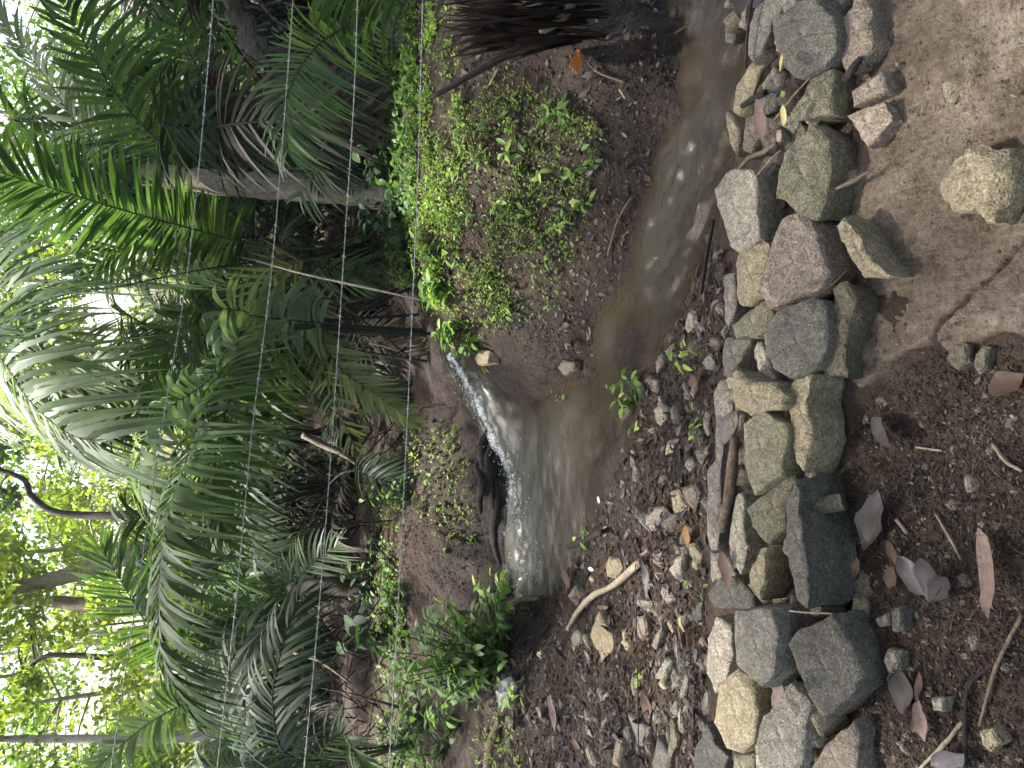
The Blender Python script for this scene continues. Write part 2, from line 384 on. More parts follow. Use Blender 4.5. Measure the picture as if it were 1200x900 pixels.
M['canopy'] = leaf_mat('canopy_leaf', [(.06, .11, .022), (.11, .18, .036), (.18, .25, .06)], .55, .5, .4)
M['canopydark'] = leaf_mat('canopy_leaf_dark', [(.03, .065, .022), (.055, .10, .032), (.09, .15, .05)], .45, .5, .4)
M['canopyyellow'] = leaf_mat('canopy_leaf_yellow', [(.11, .16, .028), (.18, .235, .045), (.28, .31, .08)], .6, .5, .4)  # sunlit copy of the canopy leaf, brightness put into its colour
M['bush'] = leaf_mat('bush_leaf', [(.045, .10, .022), (.085, .17, .035), (.15, .26, .06)], .38, .5, .3)
M['bushlime'] = leaf_mat('lime_leaf', [(.14, .25, .04), (.22, .34, .06), (.36, .46, .12)], .4, .5, .3)
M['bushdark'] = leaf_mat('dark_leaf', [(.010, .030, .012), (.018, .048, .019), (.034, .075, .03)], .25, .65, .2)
M['cover'] = leaf_mat('ground_cover_leaf', [(.08, .14, .025), (.15, .23, .045), (.27, .36, .085)], .36, .55, .3)
M['litter'] = leaf_mat('litter_leaf', [(.022, .017, .014), (.055, .042, .035), (.15, .12, .10)], .05, .75, .25, (1.1, 1, .9))
M['leafpink'] = leaf_mat('dead_leaf_pink', [(.15, .10, .082), (.19, .13, .108), (.24, .17, .145)], .08, .6, .35, (1.1, .9, .8))
M['leafpurple'] = leaf_mat('dead_leaf_purple', [(.045, .038, .037), (.066, .056, .055), (.098, .085, .083)], .05, .5, .4, (1, 1, 1))
M['leafbrown'] = leaf_mat('dead_leaf_brown', [(.06, .034, .022), (.095, .054, .034), (.14, .08, .05)], .1, .6, .35, (1.2, .9, .7))
M['leaforange'] = leaf_mat('dead_leaf_orange', [(.26, .12, .035), (.34, .17, .05), (.40, .22, .08)], .12, .6, .35, (1.2, .9, .6))
M['leafyellow'] = leaf_mat('dead_leaf_yellow', [(.30, .26, .09), (.38, .33, .13), (.45, .40, .2)], .12, .6, .35, (1.2, 1, .6))
M['leafdark'] = leaf_mat('dead_leaf_dark', [(.026, .020, .018), (.04, .032, .028), (.06, .05, .045)], .03, .6, .3, (1, 1, 1))
M['bark'] = bark_mat('grey_bark', (.13, .105, .08), (.30, .25, .19))
M['barkdark'] = bark_mat('dark_bark', (.03, .025, .02), (.075, .062, .05))
M['barkpale'] = bark_mat('pale_bark', (.28, .24, .19), (.50, .44, .36))
M['deadlog'] = bark_mat('weathered_log', (.15, .122, .09), (.42, .355, .275), (44, 44, 3), 1.0)
M['shaggy'] = bark_mat('shaggy_bark', (.035, .03, .025), (.17, .15, .125), (10, 10, 55), 1.0)
M['stick'] = bark_mat('stick_bark', (.07, .05, .035), (.20, .15, .10), (60, 60, 60))
M['stickpale'] = bark_mat('bleached_stick', (.19, .15, .10), (.36, .30, .21), (60, 60, 60))
M['stickdark'] = bark_mat('dark_stick', (.012, .010, .009), (.035, .028, .024), (60, 60, 60))  # dark wood; on the thicket twigs the tone stands for shade
M['root'] = bark_mat('rootlets', (.06, .034, .022), (.17, .11, .075), (50, 50, 50))
mt, t, out = new_mat('galvanised_wire'); p = princ(t, out, ramp(t, noise(t, 60, 3, .6, coord(t)), [(.35, (.26, .25, .23)), (.65, (.58, .58, .57))]), .5, .5); p.inputs['Metallic'].default_value = .0; M['wire'] = mt
mt, t, out = new_mat('rusty_wire'); p = princ(t, out, ramp(t, noise(t, 60, 3, .6, coord(t)), [(.35, (.015, .012, .010)), (.65, (.05, .04, .034))]), .7, .3); M['wiredark'] = mt
mt, t, out = new_mat('plastic_scrap'); princ(t, out, ramp(t, noise(t, 30, 2, .5, coord(t)), [(.4, (.32, .34, .36)), (.6, (.5, .51, .53))]), .4, .5); M['white'] = mt
mt, t, out = new_mat('slate_scrap'); princ(t, out, ramp(t, noise(t, 22, 4, .5, coord(t)), [(.4, (.13, .135, .145)), (.6, (.19, .195, .21))]), .55, .5); M['sheet'] = mt

# ------------------------------------------------------------------ ground and water
def stretch(lo, hi, a, b, step, grow=1.16):
    core = list(np.arange(a, b + step / 2, step)); s = step; x = a; left = []
    while x > lo: s *= grow; x -= s; left.append(x)
    s = step; x = core[-1]; right = []
    while x < hi: s *= grow; x += s; right.append(x)
    return np.array(left[::-1] + core + right)
def grid(xs, ys):
    X, Y = np.meshgrid(xs, ys, indexing='ij'); nx, ny = len(xs), len(ys)
    idx = np.arange(nx * ny).reshape(nx, ny)
    F = np.stack([idx[:-1, :-1], idx[1:, :-1], idx[1:, 1:], idx[:-1, 1:]], -1).reshape(-1, 4)
    return X, Y, F
WL = -0.45
xs = stretch(-70, 70, -2.4, 2.6, .018); ys = stretch(-14, 110, .45, 5.4, .018)
X, Y, F = grid(xs, ys); Z = height(X, Y)
wet = np.clip(1.1 - (Z - WL) / .42, 0, 1) * np.clip((Y - 2.2) / .6, .35, 1)
o = obj('ground', mesh('ground', np.stack([X, Y, Z], -1), F, None, True, {'wet': wet}), M['soil'])
tag(o, 'dark brown soil of the clearing and the stream banks', 'ground', None, 'structure')

xs = np.arange(-2.6, 3.6, .016); ys = np.arange(1.75, 6.0, .016)
X, Y, F = grid(xs, ys)
qx, qy, qd = pix(np.stack([X, Y, np.full(X.shape, WL)], -1))
# chute: where white water tumbles into the pool (photo pixels give the course, the water plane gives the place)
chute = [tuple(onz(a, b, z_)[:2]) for a, b, z_ in ((526, 418, -.22), (540, 445, -.25), (556, 470, -.31), (574, 505, -.39), (594, 548, WL), (604, 590, WL), (609, 640, WL), (610, 690, WL))]
dch = seg_dist(X, Y, chute)
c0 = np.array(chute[0]); c3 = np.array(chute[4]); ax_ = c3 - c0
tt = ((X - c0[0]) * ax_[0] + (Y - c0[1]) * ax_[1]) / (ax_ @ ax_)
up = np.clip(1 - tt, 0, 1.15) * .22 * np.exp(-(np.maximum(dch - .13, 0) / .16) ** 2)
rapid = [tuple(onz(a, b, WL)[:2]) for a, b in ((868, -40), (850, 50), (838, 110), (822, 160), (806, 205), (795, 250))]
drp = seg_dist(X, Y, rapid)
calm = np.exp(-(drp / .33) ** 2)
fd_ = np.array(rapid[-1]) - np.array(rapid[1]); fd_ /= np.linalg.norm(fd_); AL = X * fd_[0] + Y * fd_[1]; PE = -X * fd_[1] + Y * fd_[0]
dc2 = np.minimum(dch, drp)
Z = WL + up + .004 * fbm(X * 9, Y * 14, 1, 3) + .013 * np.exp(-(dch / .12) ** 2) * fbm(X * 24, Y * 24, 4, 3) + .002 * np.exp(-(dch / .35) ** 2) * fbm(X * 14, Y * 14, 8, 2) + calm * (.019 * fbm(AL * 5, PE * 13, 9, 3) + .008 * fbm(AL * 14, PE * 34, 4, 2))
kk = np.clip(tt, -.3, 2.6)
foam = np.exp(-(dch / (.045 + .055 * np.clip(kk, 0, 2))) ** 2) * np.clip(1.0 - .62 * np.maximum(kk - .75, 0), .0, 1) + .20 * np.exp(-(drp / .07) ** 2)
milk = np.exp(-(dch / .30) ** 2) * .9 * np.clip(kk + .4, 0, 1)
bed = height(X, Y)
deep = np.clip((Z - bed) / .14, 0, 1)
keep = ((Z - bed) > -.12).ravel()
kf = keep[F].any(1); F = F[kf]; used = np.unique(F); rm = np.zeros(X.size, int); rm[used] = np.arange(len(used))
P3 = np.stack([X, Y, Z], -1).reshape(-1, 3)[used]
o = obj('stream_water', mesh('stream_water', P3, rm[F], None, True, {'foam': foam.ravel()[used], 'deep': deep.ravel()[used], 'milk': milk.ravel()[used]}), M['water'])
tag(o, 'murky brown grey stream with a white rush of water', 'water', None, 'structure')

# splashes: beads of white water too many to count
b = MB(); oc = np.array([(0, 0, 1), (1, 0, 0), (0, 1, 0), (-1, 0, 0), (0, -1, 0), (0, 0, -1)], float); of = [(0, 1, 2), (0, 2, 3), (0, 3, 4), (0, 4, 1), (5, 2, 1), (5, 3, 2), (5, 4, 3), (5, 1, 4)]
chz = [-.22, -.25, -.31, -.39, WL, WL, WL, WL]
for k in range(420):
    f = rng.random() ** .8 * 6.6; i = int(f); g_ = f - i; c_ = np.array(chute[i]) * (1 - g_) + np.array(chute[i + 1]) * g_; z_ = chz[i] * (1 - g_) + chz[i + 1] * g_
    q = np.array([c_[0] + rng.normal(0, .05 + .02 * f), c_[1] + rng.normal(0, .05 + .02 * f), z_ + .008 + abs(rng.normal(0, .012 if f < 4.5 else .004))]); b.add(q + oc * rng.uniform(.0015, .0045) * [1.6, 1.2, .8], of)
mt, t, out = new_mat('water_foam'); princ(t, out, ramp(t, noise(t, 50, 2, .5, coord(t)), [(.3, (.55, .58, .6)), (.7, (.78, .8, .82))]), .4, .5); M['foam'] = mt
tag(obj('splash', b.mesh('splash', True), M['foam']), 'white splashing beads of water along the little cascade', 'water', None, 'stuff')

# concrete pad
pad_px = [(990, -120), (1000, 40), (1000, 120), (985, 200), (990, 250), (985, 300), (972, 340), (985, 400), (990, 455), (1020, 458), (1042, 440), (1052, 425), (1078, 410), (1095, 405), (1104, 418), (1128, 420), (1142, 405), (1170, 398), (1260, 390), (1260, -120)]
pad = [tuple(onz(a, b, .03)[:2]) for a, b in pad_px]
crack = [tuple(onz(a, b, .03)[:2]) for a, b in ((1090, 402), (1093, 388), (1106, 376), (1122, 362), (1148, 336), (1166, 322), (1179, 306), (1205, 280), (1240, 250))]
pa = np.array(pad)
xs = np.arange(pa[:, 0].min() - .03, pa[:, 0].max(), .0042); ys = np.arange(pa[:, 1].min(), pa[:, 1].max() + .03, .0042)
X, Y, F = grid(xs, ys)
wob = .012 * fbm(X * 18, Y * 18, 3, 3)
ins = in_poly(X, Y, pad); de = seg_dist(X, Y, pad, True); sd_ = np.where(ins, de, -de) + wob
dcr = seg_dist(X, Y, crack) + .004 * fbm(X * 60, Y * 60, 7, 2)
hump = [onz(1120, 80, .03)[:2], onz(1010, 130, .03)[:2], onz(1010, 30, .03)[:2]]
Z = .034 + .013 * fbm(X * 5, Y * 4, 1, 4) + .0025 * fbm(X * 42, Y * 7, 2, 3) + .006 * fbm(X * 26, Y * 26, 6, 3) + .0028 * fbm(X * 85, Y * 85, 16, 2) - .012 * np.clip(fbm(X * 70, Y * 70, 8, 2) - .75, 0, 1)
for hp, hh, rr in ((hump[0], .022, .065),): Z += hh * np.clip(1 - np.hypot((X - hp[0]) / rr, (Y - hp[1]) / rr * 1.1) ** 2, 0, 1) ** .6
Z -= .02 * np.exp(-(dcr / .0032) ** 2)
edge = np.clip(1 - sd_ / .022, 0, 1); Z -= .075 * edge ** 2.2
keep = (sd_ > -.012).ravel(); F = F[keep[F].all(1)]; used = np.unique(F); rm = np.zeros(X.size, int); rm[used] = np.arange(len(used))
ed = np.maximum(np.exp(-(dcr / .0034) ** 2), np.clip(1 - sd_ / .018, 0, 1))
o = obj('pavement', mesh('pavement', np.stack([X, Y, Z], -1).reshape(-1, 3)[used], rm[F], None, True, {'edge': ed.ravel()[used]}), M['concrete'])
tag(o, 'worn cracked concrete slab beside the dry stone wall', 'slab', None, 'structure')

# ------------------------------------------------------------------ stones
def stone_mesh(poly, thick, seed, bevel=.012, rough=.006, N=40, dome=.003, flare=1.0):
    """poly: world points (k,3) of the top outline; returns vertices around their centre"""
    P = np.asarray(poly, float); ctr = P.mean(0)
    e = np.linalg.norm(np.roll(P, -1, 0) - P, axis=1); cum = np.concatenate([[0], np.cumsum(e)]); Q = []
    for i in range(len(P)):
        m_ = max(1, int(round(e[i] / cum[-1] * N)))
        Q += [P[i] * (1 - f) + P[(i + 1) % len(P)] * f for f in np.arange(m_) / m_]
    N = len(Q)
    Q = np.array(Q); Q = .94 * Q + .03 * (np.roll(Q, 1, 0) + np.roll(Q, -1, 0)) - ctr; Q[:, :2] *= 1.045
    size = np.linalg.norm(Q[:, :2], axis=1).mean(); bevel = min(bevel, size * .2)
    rough0 = rough
    prof = [(.30, dome), (.58, dome * .85), (.80, dome * .5), (1 - .9 * bevel / size, 0), (1 - .25 * bevel / size, -.35 * bevel), (1.0, -1.1 * bevel),
            (1 + (flare - 1) * .5, -.35 * thick), (flare, -.7 * thick), (flare * .93, -thick)]
    V = [np.array([0, 0, dome])]; 
    for s, dz in prof: V += list(Q * np.array([s, s, 1 if s < 1 else 1]) * np.array([1, 1, s if s < 1 else 1]) + np.array([0, 0, dz]))
    V = np.array(V); k = len(prof)
    rf = 1.0 / max(size, .02)
    d = np.stack([fbm(V[:, 0] * rf * 1.7 + seed * 3.1, V[:, 1] * rf * 1.7, V[:, 2] * rf * 1.7 + j * 9, 3, .6) for j in range(3)], 1)
    d[:, 2] *= .32; V = V + d * rough * min(1.0, size / .07); V[:, :2] += (.35 * rough * np.stack([fbm(V[:, 0] * 60, V[:, 1] * 60, seed + 2.2, 2), fbm(V[:, 0] * 60 + 9, V[:, 1] * 60, seed + 5.2, 2)], 1)) * min(1.0, size / .05)
    F = []
    for j in range(N):
        F.append((0, 1 + j, 1 + (j + 1) % N))
    for i in range(k - 1):
        for j in range(N):
            a, b = 1 + i * N + j, 1 + i * N + (j + 1) % N; F.append((a, a + N, b + N, b))
    F.append(tuple(range(1 + (k - 1) * N, 1 + k * N)))
    me = mesh('stone', V, F); me.polygons.foreach_set('use_smooth', np.ones(len(me.polygons), bool))
    me.set_sharp_from_angle(angle=R(44))
    return me, ctr
TRF = {'A': (800, 0, 4), 'B': (800, 200, 4), 'C': (800, 400, 4), 'D': (800, 600, 3), 'E': (950, 0, 3), 'P': (0, 0, 1), 'G': (550, 650, 3.6), 'H': (650, 400, 3.6), 'K': (950, 550, 2.57)}
def topoly(crop, pts, z, sx=0, sy=0):
    ox, oy, s = TRF[crop]; px = np.array([ox + p[0] / s for p in pts]); py = np.array([oy + p[1] / s for p in pts])
    c = onz(np.array([px.mean()]), np.array([py.mean()]), z)[0]
    d = ray(px, py); den = d[:, 2] - sx * d[:, 0] - sy * d[:, 1]
    tt = (z - EYE[2] + sx * (EYE[0] - c[0]) + sy * (EYE[1] - c[1])) / den
    P = EYE + d * tt[:, None]
    a = 0.5 * np.sum(P[:, 0] * np.roll(P[:, 1], -1) - np.roll(P[:, 0], -1) * P[:, 1])
    return P if a > 0 else P[::-1]
WALL = [ # crop, outline, top height, material, thickness, tilt x, tilt y
 ('A', [(340,40),(385,0),(480,-20),(450,70),(415,100),(400,180),(375,240),(330,290),(300,250),(305,150)], .10, 'grey', .16, 0, -.1),
 ('A', [(415,90),(470,60),(545,20),(620,0),(660,40),(710,90),(722,150),(700,250),(650,310),(590,350),(520,370),(470,300),(445,220),(420,140)], .19, 'dark', .2, 0, -.1),
 ('A', [(725,115),(790,30),(800,-30),(830,-30),(880,50),(870,110),(890,190),(850,260),(800,310),(760,330),(735,250)], .13, 'brown', .15, 0, -.15),
 ('A', [(500,530),(560,450),(600,370),(690,330),(705,350),(695,530),(580,545),(510,560)], .17, 'moss', .2, 0, 0),
 ('A', [(245,400),(320,290),(370,300),(355,400),(330,450),(260,540),(230,520)], .07, 'tan', .15, .1, -.2),
 ('A', [(365,400),(430,310),(480,350),(475,380),(450,450),(400,460)], .12, 'grey', .15, 0, 0),
 ('A', [(380,560),(430,500),(500,560),(470,700),(400,720),(360,650)], .10, 'brown', .12, 0, 0),
 ('A', [(435,925),(450,800),(470,720),(530,660),(610,592),(690,660),(695,780),(672,940),(632,1025),(590,1010),(500,960)], .18, 'moss', .2, 0, .1),
 ('A', [(790,430),(930,330),(960,390),(950,420),(800,500)], .075, 'brown', .06, 0, 0),
 ('A', [(770,545),(860,500),(940,480),(980,570),(870,680),(830,650),(820,610)], .075, 'brown', .05, 0, 0),
 ('A', [(680,860),(705,800),(770,770),(790,800),(780,850),(710,890)], .10, 'tan', .07, 0, 0),
 ('A', [(200,520),(240,550),(265,620),(250,730),(215,640)], .0, 'tan', .2, 0, 0),
 ('A', [(290,560),(350,520),(370,620),(330,720),(280,700)], .03, 'brown', .2, 0, 0),
 ('A', [(330,830),(380,740),(450,730),(460,790),(430,850),(350,880)], .12, 'brown', .15, 0, 0),
 ('A', [(500,-40),(540,-40),(545,15),(470,55),(455,20)], .16, 'grey', .2, 0, 0),
 ('A', [(680,40),(730,-30),(790,-30),(770,40),(725,105)], .11, 'dark', .15, 0, 0),
 ('B', [(150,90),(200,20),(240,0),(325,10),(345,60),(350,310),(270,385),(240,370),(185,250),(175,180)], .17, 'grey', .22, .0, -.15),
 ('B', [(250,400),(300,350),(370,330),(408,370),(400,430),(365,580),(300,635),(260,620),(245,580),(248,480)], .16, 'tan', .2, 0, 0),
 ('B', [(365,560),(420,320),(470,240),(540,215),(590,240),(640,370),(685,475),(630,560),(500,615),(395,640)], .19, 'brown', .2, 0, .05),
 ('B', [(225,730),(280,680),(380,610),(430,680),(390,750),(350,790),(250,780)], .15, 'moss', .2, 0, 0),
 ('B', [(375,780),(440,670),(590,605),(650,620),(680,700),(670,830),(640,910),(580,950),(500,965),(430,930),(400,860)], .19, 'dark', .2, 0, 0),
 ('B', [(715,260),(755,210),(830,320),(900,420),(965,490),(840,490),(770,410)], .12, 'tan', .10, 0, .1),
 ('B', [(690,680),(700,560),(760,530),(800,580),(790,700),(770,800),(750,970),(660,970),(650,890),(690,820)], .10, 'mortar', .1, 0, 0),
 ('B', [(190,500),(245,480),(245,640),(215,740),(195,700)], .06, 'grey', .15, 0, 0),
 ('B', [(190,860),(200,780),(250,790),(330,790),(280,880),(230,960),(190,960)], .10, 'dark', .18, 0, 0),
 ('B', [(355,60),(440,30),(432,130),(450,240),(400,320),(365,310)], .12, 'mortar', .15, 0, 0),
 ('B', [(440,640),(500,625),(560,610),(440,668)], .13, 'mortar', .15, 0, 0),
 ('B', [(330,850),(350,800),(372,800),(420,930),(440,1000),(360,960)], .10, 'pale', .12, 0, 0),
 ('C', [(222,160),(250,145),(320,185),(420,200),(480,260),(470,300),(400,330),(320,340),(240,300),(228,240)], .18, 'tan', .2, 0, -.1),
 ('C', [(495,280),(500,200),(560,135),(612,155),(602,210),(578,280),(607,370),(607,470),(570,600),(530,560),(510,440)], .14, 'tan', .11, 0, 0),
 ('C', [(285,390),(340,345),(380,340),(480,390),(490,460),(455,620),(330,710),(305,640),(290,560)], .17, 'moss', .2, 0, 0),
 ('C', [(305,780),(380,720),(520,605),(533,650),(490,740),(480,870),(400,948),(330,870)], .17, 'moss', .2, 0, 0),
 ('P', [(921,592),(933,562),(938,580),(936,600),(945,650),(947,710),(935,700),(924,657)], .17, 'dark', .16, 0, 0),
 ('P', [(853,630),(860,590),(866,578),(872,582),(873,620),(875,640),(868,673),(856,655)], .12, 'pale', .2, 0, 0),
 ('P', [(828,625),(830,550),(840,545),(835,462),(842,448),(856,447),(858,480),(848,520),(845,570),(842,640),(836,645)], .03, 'grey', .12, 0, 0),
 ('D', [(230,210),(270,135),(297,130),(292,250),(272,310),(235,260)], .15, 'tan', .2, 0, 0),
 ('D', [(90,290),(130,240),(190,230),(240,290),(250,330),(210,343),(110,335)], .10, 'dark', .15, 0, 0),
 ('D', [(95,140),(160,160),(185,225),(125,238),(100,250)], .06, 'grey', .12, 0, 0),
 ('D', [(180,352),(315,342),(332,430),(322,500),(322,570),(280,620),(190,540),(180,450)], .19, 'grey', .2, 0, -.05),
 ('D', [(370,470),(410,420),(525,362),(570,440),(628,555),(600,620),(505,725),(480,710),(430,610)], .16, 'dark', .16, 0, .1),
 ('D', [(80,560),(90,450),(125,375),(165,400),(178,500),(150,590),(120,640)], .09, 'pale', .15, 0, 0),
 ('D', [(110,740),(125,620),(180,560),(240,590),(262,700),(250,800),(210,845),(150,830)], .15, 'tan', .16, 0, 0),
 ('D', [(255,830),(285,720),(380,615),(445,680),(430,790),(405,960),(250,960)], .18, 'pale', .2, 0, 0),
 ('D', [(455,900),(500,820),(595,732),(617,790),(600,960),(440,960)], .12, 'brown', .14, 0, -.1),
 ('D', [(585,280),(630,210),(680,240),(650,330),(650,460),(612,450)], .05, 'mortar', .06, 0, 0),
 ('D', [(510,290),(560,200),(585,240),(540,340)], .08, 'moss', .1, 0, 0),
 ('D', [(300,120),(340,110),(420,310),(340,330),(310,310)], .10, 'moss', .12, 0, 0),
 ('D', [(40,840),(90,740),(120,830),(160,860),(130,940),(40,940)], .05, 'dark', .1, 0, 0),
 ('D', [(330,350),(420,345),(435,380),(375,440),(350,520),(335,430)], .13, 'dark', .15, 0, 0),  # dark stone standing in for the grey block's shaded face
 ('D', [(380,560),(425,620),(440,680),(400,640)], .10, 'dark', .12, 0, 0),
 ('D', [(445,720),(490,730),(520,760),(480,820),(450,880),(430,850)], .07, 'mortar', .08, 0, 0),
 ('D', [(180,860),(250,850),(250,950),(170,950)], .10, 'moss', .12, 0, 0),
 ('C', [(230,330),(290,345),(280,400),(230,440),(200,420)], .09, 'leaf_grey', .1, 0, 0),
 ('C', [(440,330),(495,300),(500,420),(490,390)], .12, 'dark', .14, 0, 0),
]
M['leaf_grey'] = M['brown']
base = onz(np.array([930]), np.array([450]), 0.0)[0]
wall = empty('stone_wall', base); tag(wall, 'low dry stone wall of rough grey, tan and mossy blocks above the stream', 'wall')
for i, (cr, pts, z, mt_, th, sx, sy) in enumerate(WALL):
    xm = TRF[cr][0] + np.mean([p[0] for p in pts]) / TRF[cr][2]; ext = (max(p[0] for p in pts) - min(p[0] for p in pts)) / TRF[cr][2]
    if ext > 22 and xm > 895 and i not in (8, 9, 21, 22, 29, 32): sy += .42; z -= .035; th = .11       # blocks whose face leans to the path
    elif ext > 22 and i not in (29, 32, 34): sy += .15
    me, ctr = stone_mesh(topoly(cr, pts, z, sx, sy), th, i + 1, bevel=.011 if mt_ == 'tan' else .006, rough=.012 if mt_ == 'mortar' else .006)
    obj('stone', me, M[mt_], wall, ctr - base)
# earth core that beds the stones
core_px = [(872, -60), (885, 100), (850, 240), (858, 400), (840, 470), (838, 640), (826, 760), (835, 960), (960, 960), (985, 800), (985, 600), (985, 460), (975, 300), (965, 100), (960, -60)]
core = [tuple(onz(a, b, .06)[:2]) for a, b in core_px]; ca = np.array(core)
xs = np.arange(ca[:, 0].min() - .05, ca[:, 0].max() + .05, .014); ys = np.arange(ca[:, 1].min() - .05, ca[:, 1].max() + .05, .014)
X, Y, F = grid(xs, ys); ins = in_poly(X, Y, core); de = seg_dist(X, Y, core, True); s_ = np.where(ins, de, -de)
Z = np.interp(Y, [1.2, 1.38, 1.62], [.09, .10, .01]) + .02 * fbm(X * 14, Y * 14, 1, 3) + .012 * fbm(X * 50, Y * 50, 1, 2) - .25 * np.clip(1 - (s_ + .02) / .09, 0, 1) ** 1.6
keep = (s_ > -.03).ravel(); F = F[keep[F].all(1)]; used = np.unique(F); rm = np.zeros(X.size, int); rm[used] = np.arange(len(used))
P3 = np.stack([X, Y, Z], -1).reshape(-1, 3)[used]
obj('earth_core', mesh('earth_core', P3 - base, rm[F], None, True, {'wet': np.full(len(used), .2)}), M['soil'], wall)

fill_lib = {}
for q in range(90):                      # small packing stones in the joints
    a_, b_ = rng.uniform(845, 965), rng.uniform(0, 900); zz = np.interp(a_, [850, 900, 965], [.04, .10, .09]); p_ = onz(a_, b_, zz)
    kk_ = int(rng.integers(5)); mk = random.choice(['grey', 'dark', 'brown', 'moss', 'mortar'])
    if (kk_, mk) not in fill_lib:
        an = np.arange(7) / 7 * 2 * math.pi; rr0 = 1 + .25 * rng.standard_normal(7)
        me, _ = stone_mesh(np.stack([np.cos(an) * rr0, np.sin(an) * rr0 * rng.uniform(.5, .9), 0 * an], 1) * .026, .05, 300 + kk_, bevel=.004, rough=.006, N=12, dome=.003); me.materials.append(M[mk]); fill_lib[(kk_, mk)] = me
    o = bpy.data.objects.new('stone', fill_lib[(kk_, mk)]); C.objects.link(o); o.parent = wall; o.location = p_ - base; sc_ = rng.uniform(.6, 1.5); o.scale = (sc_,) * 3; o.rotation_euler = (rng.normal(0, .35), rng.normal(0, .35), rng.uniform(0, 6.28))
